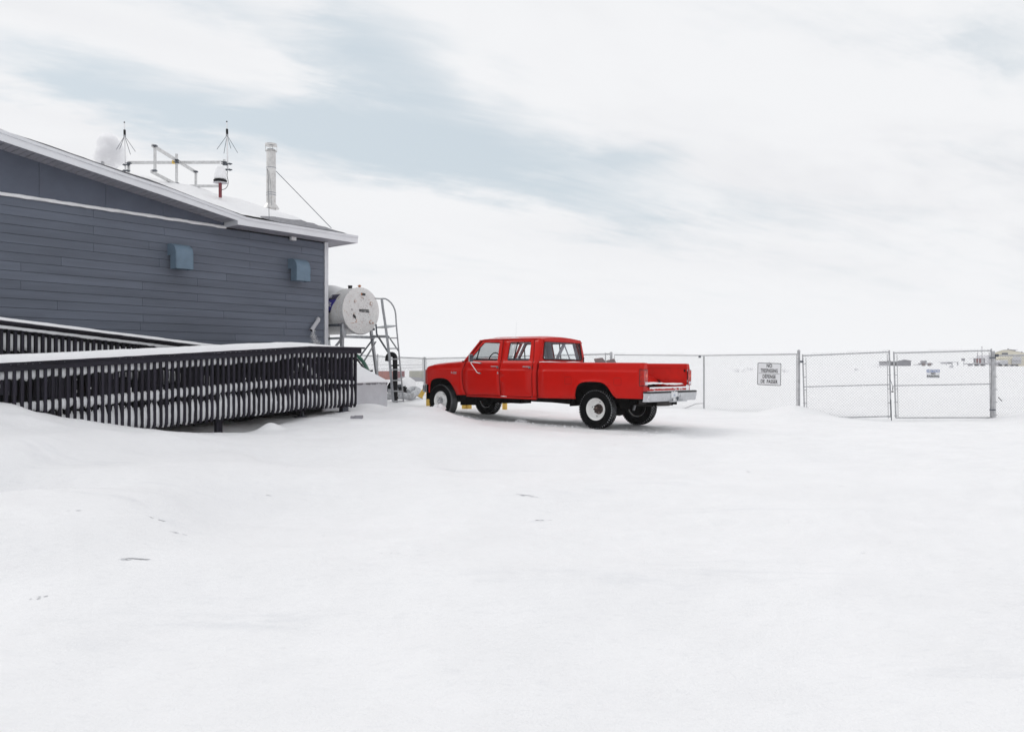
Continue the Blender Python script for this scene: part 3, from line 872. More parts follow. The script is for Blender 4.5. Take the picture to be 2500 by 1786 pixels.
for dx, dz, r in ((.33, .21, .036), (.315, -.30, .036), (-.225, .235, .022)):
    q = tpart('weld_boss', MB().lathe([(r * .6, -.018), (r, -.014), (r, 0)], oncap(dx, dz), (0, 1, 0), 14), 'tank', TK, TO)
    tpart('rust_ring', MB().lathe([(r * 1.02, .004), (r * 1.35, .004), (r * 1.35, .008)], oncap(dx, dz, -.041), (0, 1, 0), 14, cap=False), 'rust', TK, TO, parent=q)
pl_ = tpart('data_plate', MB().box(TC.x + .01, TC.x + .12, TC.y - .048, TC.y - .036, TC.z + .415, TC.z + .475), 'ink', TK, TO)
tpart('rust_patch', MB().box(TC.x - .025, TC.x + .008, TC.y - .044, TC.y - .034, TC.z + .42, TC.z + .472), 'rust', TK, TO, parent=pl_)
for dx, dz, w, h in ((.02, .355, .10, .012), (-.20, .245, .05, .05), (-.26, -.10, .018, .07), (-.19, -.315, .08, .016), (-.17, -.27, .035, .035), (.40, -.32, .03, .05), (-.30, -.35, .16, .008)):
    v, f = lump(oncap(dx, dz, -.030), 1, (w / 2, .006, h / 2), 2, .9, dx * 20)
    tpart('rust_patch', MB().add(v, f), 'rust', TK, TO)
# bear-shaped black sticker left of the lettering
bp_ = [(-.05, .02), (-.048, .048), (-.038, .05), (-.033, .062), (-.022, .055), (-.005, .05), (.02, .035), (.035, .01), (.04, -.02), (.043, -.05), (.033, -.055), (.028, -.035), (.012, -.035), (.0, -.012), (-.012, -.03), (-.025, -.035), (-.022, -.015), (-.035, .0)]
m_ = MB().prism([oncap(-.245 + a * 1.15, -.18 + b * 1.15, -.040) for a, b in bp_], (0, .006, 0))
tpart('sticker', m_, 'ink', TK, TO, 0)
tpart('chip', MB().box(TC.x - .335, TC.x - .325, TC.y - .038, TC.y - .03, TC.z - .01, TC.z + .035), 'ink', TK, TO)
m4 = Matrix.Translation(oncap(.085, -.005, -.041) - TO) @ Matrix.Rotation(R(90), 4, 'X')
text('lettering', 'WESTEEL', .108, m4, 'ink', TK, .76, .001, 1.06, .0045)
m4 = Matrix.Translation(oncap(.055, .33, -.041) - TO) @ Matrix.Rotation(R(90), 4, 'X')
text('lettering', '2w', .04, m4, 'ink', TK, 1)
# fittings on top
tpart('filler_cap', MB().lathe([(.055, 0), (.055, .05), (.065, .055), (.06, .085), (.02, .09)], TC + Vector((-.03, .42, TR - .005)), n=16), 'black', TK, TO)
tpart('vent_cap', MB().lathe([(.03, 0), (.03, .05), (.055, .06), (.03, .09), (.005, .10)], TC + Vector((.05, .12, TR - .01)), n=16), 'rust', TK, TO)
# lifting lug and weld seam on the side
tpart('weld_seam', MB().lathe([(TR + .002, .50), (TR + .006, .51), (TR + .002, .52)], TC, (0, 1, 0), 64, cap=False), 'tank', TK, TO)
def onside(th, y, r=TR + .003): return Vector((TC.x - r * math.cos(R(th)), TC.y + y, TC.z + r * math.sin(R(th))))
def sidepatch(name, th0, th1, y0, y1, m, r=TR + .003, k=12, skew=0.0):
    rows = []
    for i in range(k + 1):
        th = th0 + (th1 - th0) * i / k; sk = skew * (i / k - .5)
        rows.append([onside(th, y0 + sk, r), onside(th, y1 + sk, r)])
    tpart(name, MB().grid(rows), m, TK, TO, 60)
sidepatch('decal', -6, 44, .40, 1.15, 'decald', TR + .0055, skew=-.22)
sidepatch('decal', -1, 27, .415, 1.15, 'decal', TR + .009, skew=-.18)
def sidetext(s, th, y, size, m='white'):
    p_ = onside(th, y, TR + .013) - TO
    nrm = Vector((-math.cos(R(th)), 0, math.sin(R(th)))); rt = Vector((0, -1, 0)); up = nrm.cross(rt).normalized()
    up = up if up.z > 0 else -up
    m4 = Matrix((rt.to_4d(), up.to_4d(), nrm.to_4d(), (0, 0, 0, 1))).transposed(); m4[3] = (0, 0, 0, 1)
    m4 = Matrix.Translation(p_) @ Matrix(((rt.x, up.x, nrm.x, 0), (rt.y, up.y, nrm.y, 0), (rt.z, up.z, nrm.z, 0), (0, 0, 0, 1)))
    text('lettering', s, size, m4, m, TK, 1, .001, 1, .004)
sidetext('unit', 15, .66, .22); sidetext('uzz', 36, .66, .12)
# tan stain streaks down the flank
m_rs = mat('tan_run_stain', (.60, .49, .33), .8, var=.3, vs=9)
for i in range(16):
    y = .12 + .24 * rng.random(); t0 = rng.uniform(-10, 42)
    sidepatch('stain', t0 - rng.uniform(3, 14), t0, y, y + rng.uniform(.003, .012), m_rs, TR + .0015, 6, rng.uniform(-.02, .02))
for i in range(26):
    a_, r_ = rng.uniform(0, 6.28), .57 * math.sqrt(rng.random()); dx, dz = r_ * math.cos(a_), r_ * math.sin(a_)
    if abs(dz) < .08 and -.05 < dx < .3: continue
    v, f = lump(oncap(dx, dz, -.030), 1, (rng.uniform(.004, .02), .005, rng.uniform(.003, .010)), 1, .9, i * 3.3)
    tpart('rust_patch', MB().add(v, f), 'rust', TK, TO)
# snow drifted over the tank top
m_ = MB(); rows = []
for j in range(25):
    a = R(20 + 140 * j / 24); row = []
    for i in range(30):
        y = .55 + 2.6 * i / 29
        t = min(1, i / 9); hh = .155 * math.sin(math.pi * j / 24) ** 1.0 * t * t * (3 - 2 * t)
        r = TR + .002 + hh
        row.append((TC.x - r * math.cos(a), TC.y + y, TC.z + r * math.sin(a)))
    rows.append(row)
m_.grid(rows); m_.xf(BM)
solo('tank_snow', m_, 'snow', 'rounded snow drift on the back of the fuel tank', 'snow', kind='stuff', smooth=180)

SO = Vector((TC.x, TC.y + .4, .6))
ST = thing('tank_stand', 'grey angle-steel stand with splayed legs and cross braces carrying the tank', 'stand', bw(*SO), (0, 0, BA))
zb = 2.505
def leg(x0, y0, z0, x1, y1, z1, w=.075):
    m_ = MB().beam((x0, y0, z0), (x1, y1, z1), w, .012, (0, 1, 0)); 
    m_.beam(Vector((x0, y0 + w / 2, z0)) - Vector((w / 2, 0, 0)), Vector((x1, y1 + w / 2, z1)) - Vector((w / 2, 0, 0)), .012, w, (0, 1, 0))
    return m_
tpart('leg', leg(.235, -.43, 2.72, .20, -.43, .6, .075), 'steel', ST, SO, 0)
tpart('leg', leg(1.21, -.42, 2.66, 1.56, -.42, .62, .062), 'steel', ST, SO, 0)
tpart('leg', leg(.235, 1.6, 2.72, .10, 1.6, .6), 'steel', ST, SO, 0)
tpart('leg', leg(1.28, 1.6, 2.66, 1.50, 1.6, .62), 'steel', ST, SO, 0)
tpart('cross_beam', MB().beam((.20, -.46, 2.385), (1.30, -.46, 2.385), .012, .075), 'steel', ST, SO, 0)
tpart('cross_beam', MB().beam((.20, 1.58, 2.385), (1.30, 1.58, 2.385), .012, .075), 'steeld', ST, SO, 0)
tpart('side_beam', MB().beam((.17, -.40, 2.69), (.17, 1.9, 2.69), .05, .07), 'steeld', ST, SO, 0)
tpart('side_beam', MB().beam((1.33, -.40, 2.62), (1.33, 1.9, 2.62), .05, .07), 'steeld', ST, SO, 0)
tpart('side_beam', MB().beam((.19, -.40, 2.34), (.19, 1.6, 2.34), .05, .06), 'steel', ST, SO, 0)
for a, b, y, mm in (((1.235, 2.35), (.25, 1.30), -.47, 'steeld'), ((1.30, 2.27), (.60, 1.35), -.50, 'steel'), ((.24, 2.36), (-.25, 1.85), -.38, 'steel'), ((.24, 2.22), (1.40, 1.0), 1.6, 'steel')):
    tpart('brace', MB().beam((a[0], y, a[1]), (b[0], y, b[1]), .015, .06, (0, 1, 0)), mm, ST, SO, 0)
tpart('brace', MB().beam((.19, -.38, 2.28), (.19, .5, 1.6), .06, .015, (1, 0, 0)), 'steel', ST, SO, 0)
# curved saddle plate under the front of the tank
rows = [[TC + Vector((-r * math.cos(R(t)), .05, -r * math.sin(R(t)))) for t in range(35, 146, 5)] for r in (TR + .004, TR + .03)]
tpart('saddle', MB().grid(rows), 'steel', ST, SO, 0)
tpart('saddle', MB().box(.25, .36, -.40, -.32, 2.36, 2.75), 'steel', ST, SO, 0)

# ------------------------------------------------------------------ ladder with hoop rails
LZ = 20.35
def z4(a, b, Z): return at(760 + a / 4.64, 660 + b / 4.64, Z)
l0 = gh(*z4(935, 1485, LZ).to_2d())
LD = thing('ladder', 'grey steel access ladder with small platform and curved handrail beside the tank', 'ladder', (z4(990, 1485, 20.4).x, 20.4, l0))
lr = [z4(800, 315, 20.30), z4(812, 420, 20.30), z4(845, 640, 20.32), z4(870, 830, 20.33), z4(885, 960, 20.34), z4(930, 1488, 20.38)]
m_ = MB()
for a, b in zip(lr[:-1], lr[1:]): m_.beam(a, b, .055, .012, (0, 1, 0)); m_.beam(a - Vector((.03, 0, 0)), b - Vector((.03, 0, 0)), .012, .05, (0, 1, 0))
part('side_rail', m_, 'steel', LD, 0, True)
rr_ = [z4(805, 318, 20.55), z4(840, 320, 20.56), z4(875, 340, 20.56), z4(905, 368, 20.56), z4(930, 405, 20.56), z4(948, 450, 20.56), z4(957, 500, 20.56), z4(964, 620, 20.56), z4(990, 900, 20.56), z4(1046, 1488, 20.55)]
part('side_rail', MB().tube(rr_, .020, 8), 'steel', LD, 60, True)
part('handrail', MB().tube([z4(722, 315, 20.9), z4(760, 319, 20.7), z4(812, 318, 20.35)], .017, 8), 'steel', LD, 60, True)
for zz_ in (765, 883, 1003, 1123, 1245, 1365, 1480):
    ta = (zz_ - 640) / (1488 - 640)
    xl = 845 + (930 - 845) * ta + 6; xr_ = 965 + (1046 - 965) * ta
    part('rung', MB().tube([z4(xl, zz_ + 1, 20.36), z4(xr_, zz_ - 1, 20.55)], .016, 8), 'steel', LD, 60, True)
p4 = [z4(740, 652, 21.2), z4(852, 655, 20.32), z4(967, 633, 20.56), z4(850, 630, 21.5)]
part('platform', MB().prism(p4, (0, 0, .03)), 'steel', LD, 0, True)
part('brace', MB().beam(z4(741, 722, 21.1), z4(876, 935, 20.34), .035, .035), 'steeld', LD, 0, True)
part('brace', MB().beam(z4(872, 742, 21.4), z4(995, 922, 20.56), .025, .025), 'steeld', LD, 0, True)
part('stanchion', MB().beam(z4(733, 610, 21.15), z4(741, 722, 21.1), .04, .04, (0, 1, 0)), 'steeld', LD, 0, True)
part('support_arm', MB().beam(z4(700, 748, 21.35), z4(860, 748, 20.40), .03, .07), 'steel', LD, 0, True)

# black gooseneck vent pipe
VP = thing('vent_pipe', 'tall black gooseneck pipe standing behind the ladder rungs', 'pipe', (z4(953, 1450, 21).x, 21, gh(z4(953, 1450, 21).x, 21)))
g_ = z4(953, 1455, 21); top_ = z4(950, 990, 21).z; rr2 = .07
pts = [(g_.x, 21, g_.z - .4), (g_.x - .01, 21, top_)] + [(g_.x - .01 - .10 + .10 * math.cos(R(t)), 21, top_ + .10 * math.sin(R(t))) for t in range(20, 181, 20)] + [(g_.x - .22, 21, top_ - .09)]
part('pipe', MB().tube(pts, .066, 16), 'black', VP, 50, True)
part('pipe_clamp', MB().beam(z4(905, 1078, 21), z4(995, 1073, 21), .03, .04), 'black', VP, 0, True)
m_ = MB().lathe([(.075, 0), (.08, .01), (.08, .05), (.07, .06)], (g_.x, 21, g_.z), n=16)
part('coupling', m_, 'black', VP, 40, True)

# green hose and dark cables falling over the enclosure
m_ = MB().tube([z4(470, 930, 20.4), z4(520, 965, 20.35), z4(560, 1000, 20.3), z4(595, 1045, 20.2), z4(620, 1090, 20.0), z4(645, 1150, 19.6)], [.04, .042, .045, .05, .05, .05], 10)
solo('green_hose', m_, 'green', 'dark green fuel hose hanging below the tank stand', 'hose', smooth=60)
m_ = MB().tube([z4(470, 960, 20.6), z4(530, 1020, 20.5), z4(580, 1085, 20.4), z4(640, 1140, 20.2), z4(695, 1135, 20.1)], .022, 7)
solo('fuel_line', m_, 'black', 'thin black line curving over the box lid under the tank', 'hose', smooth=60)
m_ = MB().tube([z4(480, 985, 20.9), z4(540, 1010, 20.8), z4(600, 1060, 20.7), z4(650, 1140, 20.6)], .016, 7)
solo('fuel_line', m_, 'steel', 'grey cable sagging beside the green hose under the tank', 'hose', smooth=60)

# ------------------------------------------------------------------ low plywood enclosure with sloping lid
EO = Vector((-1.0, -2.6, .5))
EN = thing('enclosure_box', 'low frosted grey box with sloping snow-dusted lid to the right of the ramp', 'box', bw(*EO), (0, 0, BA))
def epart(n, mb, m, s_=0): mb.v = [p - EO for p in mb.v]; return part(n, mb, m, EN, s_)
epart('front_panel', MB().box(-2.3, -.425, -2.94, -2.915, .25, 1.205), 'plywood')
epart('side_panel', MB().box(-.45, -.42, -2.912, -1.6, .25, 1.20), 'plywood')
epart('rear_panel', MB().box(-2.3, -.45, -1.62, -1.6, .25, 1.20), 'plywood')
P0, P1, P2, P3, P4, P5 = (-2.35, -2.965, 1.215), (-.40, -2.965, 1.235), (-.40, -1.55, 1.215), (-2.35, -1.55, 1.215), (-2.35, -2.22, 1.66), (-.72, -2.22, 1.63)
dn = (0, 0, -.022)
epart('lid_front', MB().prism([P0, P1, P5, P4], dn), 'plaster')
epart('lid_side', MB().prism([P1, P2, P5], dn), 'plaster')
epart('lid_back', MB().prism([P2, P3, P4, P5], dn), 'plaster')
m_ = MB()
for i in range(60):
    x = rng.uniform(-1.9, -.45); 
    m_.box(x, x + rng.uniform(.01, .05), -2.9445, -2.94, 1.185 - rng.uniform(0, .03), 1.205)
epart('seam_stain', m_, 'grey')

# ------------------------------------------------------------------ clutter behind the box and ladder
def z6(a, b, Z): return at(900 + a / 12.494, 880 + b / 12.494, Z)
CT = thing('steel_frame_pile', 'heap of dark beams and frosted timbers lying behind the ladder', 'scrap pile', (z6(800, 1000, 23).x, 23, gh(z6(800, 1000, 23).x, 23)))
for a, b, w, h, m in (((560, 870), (1000, 810), .12, .18, 'steeld'), ((600, 780), (1020, 800), .1, .10, 'black'), ((600, 930), (1040, 920), .14, .14, 'greyhose'),
                      ((600, 730), (700, 790), .10, .16, 'black'), ((940, 950), (1150, 900), .14, .26, 'black'), ((960, 870), (1170, 830), .05, .05, 'black'), ((600, 850), (700, 850), .12, .14, 'black')):
    part('beam', MB().beam(z6(*a, 23), z6(*b, 23), w, h), m, CT, 0, True)
CH = thing('corrugated_hose', 'frosted corrugated hose coiled on the snow behind the truck nose', 'hose', (z6(1100, 1100, 22).x, 22, gh(z6(1100, 1100, 22).x, 22)))
def corr(pts, r):
    P = []; RR = []
    for a, b in zip(pts[:-1], pts[1:]):
        n = max(2, int((b - a).length / .035))
        for i in range(n): P.append(a.lerp(b, i / n)); RR.append(r * (1 + (.09 if len(P) % 2 else -.06)))
    return MB().tube(P, RR, 12)
def smooth_path(pts, k=6):
    out = []
    for i in range(len(pts) - 1):
        p0, p1, p2, p3 = pts[max(i - 1, 0)], pts[i], pts[i + 1], pts[min(i + 2, len(pts) - 1)]
        for j in range(k):
            t = j / k
            out.append(.5 * ((2 * p1) + (p2 - p0) * t + (2 * p0 - 5 * p1 + 4 * p2 - p3) * t * t + (3 * p1 - p0 - 3 * p2 + p3) * t ** 3))
    return out + [pts[-1]]
part('hose', corr(smooth_path([z6(500, 1100, 21.8), z6(800, 1075, 21.9), z6(1000, 1065, 22), z6(1200, 1090, 22.2), z6(1330, 1080, 22.4), z6(1400, 1010, 22.8), z6(1500, 960, 23.4), z6(1480, 900, 24), z6(1350, 880, 24), z6(1230, 930, 23.6), z6(1180, 985, 23)]), .095), 'greyhose', CH, 60, True)
v, f = lump(z6(1080, 960, 25), .43, (1.0, .9, 1.05), 3, .3, 3)
v2, f2 = lump(z6(1230, 1000, 25.3), .42, (1.4, 1.1, .8), 3, .3, 9)
f = f + [tuple(i + len(v) for i in q) for q in f2]; v = v + v2
solo('snow_pile', MB().add(v, f), 'snow', 'mound of ploughed snow between the ladder and the truck nose', 'snow', kind='stuff', smooth=180)

# yellow bollards
def bollard(p, q, r, label, cap=True):
    b_ = thing('bollard', label, 'bollard', q, (0, 0, 0), 'yellow bollards around the tank')
    part('post', MB().tube([q, p], r, 18), 'yellow', b_, 50, True)
    if cap: part('cap', MB().tube([p, p + (p - q).normalized() * .03], [r * 1.0, r * .6], 18), 'yellow', b_, 50, True)
def bo(px, base, top, Z, r, label, dx=0):
    q = at(px, base, Z); q.z -= .15; p = at(px + dx, top, Z)
    bollard(p, q, r, label)
bo(1046.5, 992, 915, 20.6, .068, 'yellow bollard seen just left of the front tyre')
bo(1133.5, 999, 915, 20.8, .068, 'left one of two touching yellow bollards seen beneath the cab')
bo(1145.5, 999, 915, 20.8, .068, 'right one of two touching yellow bollards seen beneath the cab')
bo(1232.3, 1001, 915, 20.8, .068, 'yellow bollard seen right of the far front tyre beneath the cab')
bk = thing('tilted_bollard', 'leaning yellow post with flared foot beside the front bumper', 'bollard', z6(1560, 1120, 20.4), (0, 0, 0), 'yellow bollards around the tank')
a, b = z6(1570, 1110, 20.4), z6(1670, 930, 20.4)
part('post', MB().tube([a, a.lerp(b, .15), b, a.lerp(b, 1.6)], [.085, .062, .055, .055], 16), 'yellow', bk, 50, True)
part('base_ring', MB().tube([a.lerp(b, -.06), a], [.092, .088], 16), 'steeld', bk, 50, True)
v, f = lump(z6(1450, 1215, 20.0), .5, (1.0, .5, .05), 2, .2, 7)
# half-buried block in the snow
def z5(a, b, Z): return at(440 + a / 4.059, 740 + b / 4.059, Z)
BK = thing('concrete_block', 'half-buried dark grey block poking out of the snow before the ramp', 'block', z5(1750, 1140, 15.5))
part('block', MB().beam(z5(1728, 1128, 15.5), z5(1808, 1126, 15.5), .12, .062, (0, 0, 1)), 'grey', BK, 0, True)
part('block_fragment', MB().beam(z5(1690, 1130, 15.45), z5(1722, 1131, 15.45), .08, .055, (0, 0, 1)), 'grey', BK, 0, True)

# ------------------------------------------------------------------ roof-top antenna frame
def z9(a, b, Z): return at(220 + a / 5.6825, 280 + b / 5.6825, Z)
AN = thing('antenna_frame', 'aluminium lattice frame of crossed square tubes standing on the roof', 'antenna frame', z9(1200, 1000, 20))
XV = z9(1200, 700, 20).x
ztop = z9(1200, 625, 20).z; zlow = z9(1200, 965, 20).z
def ab(n, p, q, w, h, m='alu', up=(0, 0, 1)): return part(n, MB().beam(p, q, w, h, up), m, AN, 0, True)
ab('cross_arm', (z9(528, 0, 20.25).x, 20.25, z9(0, 667, 20.25).z), (z9(1850, 0, 20.25).x, 20.25, z9(0, 662, 20.25).z), .05, .072)
ab('cross_arm', z9(866, 428, 18.75), z9(1455, 792, 21.2), .05, .075)
ab('lower_arm', z9(850, 790, 18.75), z9(1260, 1002, 20.3), .05, .065)
ab('lower_arm', (z9(1020, 0, 20.25).x, 20.3, z9(0, 983, 20.25).z), (z9(1800, 0, 20.25).x, 20.3, z9(0, 985, 20.25).z), .05, .062)
for a, t, bo_, Z in ((900, 418, 792, 18.8), (1200, 545, 1000, 20.1), (1467, 778, 1075, 21.15), (537, 652, 850, 20.2), (1862, 622, 700, 20.2)):
    ab('upright', z9(a, t, Z), z9(a, bo_, Z), .052, .052, 'alu', (0, 1, 0))
m_ = MB()
for a, b, Z in ((900, 432, 18.72), (895, 775, 18.72), (1200, 630, 19.95), (1200, 660, 19.95), (1205, 955, 19.95), (1205, 995, 19.95), (1467, 790, 21.05), (540, 672, 20.1), (1865, 660, 20.1), (1865, 690, 20.1)):
    c = z9(a, b, Z); m_.box(c.x - .045, c.x + .045, c.y - .03, c.y + .05, c.z - .018, c.z + .018); m_.box(c.x - .075, c.x + .02, c.y - .04, c.y - .03, c.z - .006, c.z + .006)
part('clamps', m_, 'steeld', AN, 0, True)
c = z9(1168, 662, 20.15); part('yellow_tag', MB().box(c.x - .04, c.x + .045, c.y - .05, c.y - .02, c.z - .045, c.z + .04), 'yellow', AN, 0, True)
def antenna(x, ztip, zb1, zb2, zj, zbot, Z, rad, label, lean=0):
    A_ = thing('whip_antenna', label, 'antenna', z9(x + lean, zbot, Z), (0, 0, 0), 'ground-plane antennas on the roof frame')
    J = z9(x + 4, zj, Z)
    part('mast', MB().tube([z9(x + 4 + lean, zbot, Z), J], [.024, .017], 8), 'white', A_, 50, True)
    part('whip', MB().tube([z9(x + 3, zb1, Z), z9(x, ztip + 18, Z)], .014, 8), 'white', A_, 50, True)
    part('whip_sleeve', MB().tube([z9(x + 5, zb2, Z), z9(x + 3, zb1, Z)], .030, 10), 'black', A_, 50, True)
    part('whip_tip', MB().tube([z9(x, ztip + 20, Z), z9(x, ztip + 10, Z), z9(x, ztip, Z)], [.018, .020, .004], 8), 'black', A_, 50, True)
    part('hub', MB().lathe([(.03, -.02), (.035, 0), (.03, .02)], J, n=12), 'steel', A_, 40, True)
    for k, (a, b) in enumerate(rad):
        part('ground_radial', MB().tube([J, z9(a, b, Z + (-.18, .1, .18, -.1)[k])], .0065, 5), 'steeld', A_, 50, True)
    for b in (0, 82):
        c = z9(x + lean + 2, (696 if x < 1000 else 683) + b, Z - .05)
        part('mast_clamp', MB().box(c.x - .07, c.x + .12, c.y - .02, c.y + .02, c.z - .011, c.z + .011).box(c.x - .045, c.x - .01, c.y - .035, c.y + .035, c.z - .02, c.z + .02).box(c.x + .04, c.x + .08, c.y - .035, c.y + .035, c.z - .02, c.z + .02), 'steeld', A_, 0, True)
antenna(475, 95, 212, 283, 295, 840, 20.15, [(365, 485), (410, 475), (560, 553), (628, 512)], 'whip antenna with drooping radials at the left end of the roof frame', 12)
antenna(1896, 85, 200, 268, 285, 765, 20.15, [(1760, 480), (1856, 538), (1953, 470), (2046, 528)], 'whip antenna with drooping radials above the white dome', 8)
# white dome on a dark red pipe
DM = thing('radome', 'frosted white dome antenna on a dark red pipe above the roof', 'dome antenna', z9(1805, 1130, 19.4))
part('pipe', MB().beam(z9(1806, 1150, 19.4), z9(1806, 935, 19.4), .062, .062, (0, 1, 0)), 'redpost', DM, 0, True)
c = z9(1806, 945, 19.4)
part('base_plate', MB().lathe([(.165, -.006), (.18, 0), (.165, .006)], c, n=20), 'lgrey', DM, 40, True)
part('mount_ring', MB().lathe([(.13, .03), (.165, .04), (.165, .065), (.12, .08), (.05, .0)], c, n=20), 'black', DM, 40, True)
part('dome', MB().lathe([(.135, .085), (.15, .10), (.148, .16), (.135, .28), (.115, .36), (.09, .405), (.05, .425), (.012, .43)], c, n=24), 'snow', DM, 60, True)
part('lightning_rod', MB().tube([c + Vector((0, 0, .42)), c + Vector((0, 0, .53))], .012, 6), 'snow', DM, 50, True)
part('cable', MB().tube(smooth_path([z9(1905, 785, 20), z9(1900, 850, 19.9), z9(1916, 930, 19.8), z9(1905, 990, 19.6), z9(1870, 1030, 19.45), z9(1828, 1040, 19.36)]), .008, 5), 'black', DM, 50, True)

# steam rising behind the roof
def steam():
    c = at(265, 372, 24.0)
    vs, fs = lump((0, 0, 0), 1, (.40, .40, .62), 4, .0)
    m_ = MB().add([Vector(v) for v in vs], fs)
    out = []
    for v in m_.v:
        n = .42 * fbm(v.x * 2.6, v.y * 2.6, v.z * 2.2 + 4.2) + .12 * fbm(v.x * 8, v.y * 8, v.z * 8)
        k = 1 + n
        w = 1.0 if v.z > -.25 else 1 - .35 * min(1, (-.25 - v.z) / .35)
        out.append(Vector((v.x * k * w + (.10 * math.exp(-((v.z + .05) / .18) ** 2) if v.x > 0 else 0), v.y * k * w, v.z * (1 + .4 * n))) + c)
    m_.v = out
    m = bpy.data.materials.new('steam'); m.use_nodes = True
    n = N(m.node_tree); m.node_tree.nodes.clear()
    pv = n.new('ShaderNodeVolumePrincipled')
    pv.inputs['Color'].default_value = (.97, .97, .98, 1); pv.inputs['Anisotropy'].default_value = .2
    tc = n.new('ShaderNodeTexCoord')
    f = n.ramp(n.noise(tc.outputs['Object'], 3.4, 5, .6, .5), .34, .60, 1.0, 9.0)
    n.put(pv.inputs['Density'], f)
    o = n.new('ShaderNodeOutputMaterial'); n.L.new(pv.outputs[0], o.inputs['Volume'])
    q = solo('steam_plume', m_, m, 'pale puff of steam rising behind the roof edge', 'steam', smooth=180)
    q['kind'] = 'stuff'
    sp = thing('vent_stack', 'short stub of a vent under the steam behind the roof edge', 'vent', at(251, 415, 24.0))
    part('stack', MB().lathe([(.05, 0), (.05, .30)], at(251, 418, 24.0), n=12), 'steeld', sp, 40, True)
steam()

# ------------------------------------------------------------------ the red crew-cab pickup (x forward from the rear axle, +y the near side)
M['red'] = mat('red_truck_paint', (.53, .005, .001), .30, var=.05, vs=2.2, spec=.16, coat=.06)
M['redin'] = mat('red_bed_paint', (.53, .007, .002), .5, var=.08, vs=5, spec=.2)
M['chrome'] = mat('worn_chrome', (.62, .63, .65), .22, .9, var=.08, vs=9)
M['bump'] = mat('dull_silver_bumper', (.52, .53, .55), .42, .3, var=.08, vs=7, col2=(.80, .81, .83), c2=(.60, .66), c2s=18)
M['tyre'] = mat('tyre_rubber', (.0045, .0045, .005), .9, spec=.05)
M['groove'] = mat('tread_groove_with_snow', (.012, .012, .012), .9, col2=(.72, .73, .76), c2=(.39, .46), c2s=40, spec=.1)
M['rim'] = mat('white_steel_wheel', (.86, .855, .84), .45, var=.06, vs=7, col2=(.25, .22, .20), c2=(.66, .70), c2s=16)
M['hubrust'] = mat('rusty_hub', (.05, .032, .026), .85, var=.5, vs=22, col2=(.32, .27, .25), c2=(.60, .66), c2s=24)
M['under'] = mat('black_underbody', (.004, .004, .004), .95, spec=.03, col2=(.06, .05, .04), c2=(.68, .76), c2s=9)
M['rubber'] = mat('black_window_rubber', (.008, .008, .010), .6)
M['inter'] = mat('grey_cab_trim', (.74, .73, .80), .8, var=.08, vs=6)
M['seat'] = mat('grey_seat_vinyl', (.22, .22, .26), .7, var=.1, vs=8)
M['dash'] = mat('dark_dashboard', (.022, .022, .035), .6)
M['lens'] = mat('red_lamp_lens', (.42, .012, .006), .2, var=.25, vs=18, coat=.3)
M['amber'] = mat('orange_reflection_paint', (.70, .06, .012), .12, coat=.6)  # colour of the reflection painted on the tail lamp
M['lensw'] = mat('clear_lamp_lens', (.68, .66, .72), .15, coat=.5)
M['tyred'] = mat('spare_tyre_dirty', (.05, .045, .043), .85, var=.4, vs=14)
M['glass'] = glass_mat('window_glass', (.955, .98, .985), .03)
M['seam'] = mat('panel_gap', (.03, .002, .002), .9)

T = thing('pickup_truck', 'red four-door pickup truck with white steel wheels parked on the snow', 'pickup truck', TRUCK, TROT)


def lerp_tab(tab, z):
    if z <= tab[0][0]: return tab[0][1]
    for (a, ya), (b, yb_) in zip(tab, tab[1:]):
        if z <= b: return ya + (yb_ - ya) * (z - a) / (b - a)
    return tab[-1][1]
BODY = [(.50, .945), (.58, .962), (.75, .975), (.95, .984), (1.158, .985), (1.168, .979), (1.205, .963), (1.215, .962), (1.30, .955), (1.335, .940), (1.362, .912), (1.375, .905), (1.60, .845), (1.78, .79), (1.86, .755)]
BED = [(.50, .945), (.58, .962), (.75, .975), (.95, .984), (1.158, .985), (1.168, .979), (1.205, .963), (1.215, .962), (1.29, .957), (1.32, .950), (1.332, .940), (1.337, .925)]
def side_y(x, z, tab):
    y = lerp_tab(tab, z)
    if x > 4.45: y -= .42 * (x - 4.45) ** 2 + (.9 * (x - 4.78) ** 2 * 4 if x > 4.78 else 0)
    return y


def segd(u, v, p, q):
    dx, dz = q[0] - p[0], q[1] - p[1]; t = max(0, min(1, ((u - p[0]) * dx + (v - p[1]) * dz) / (dx * dx + dz * dz)))
    return math.hypot(u - p[0] - t * dx, v - p[1] - t * dz)


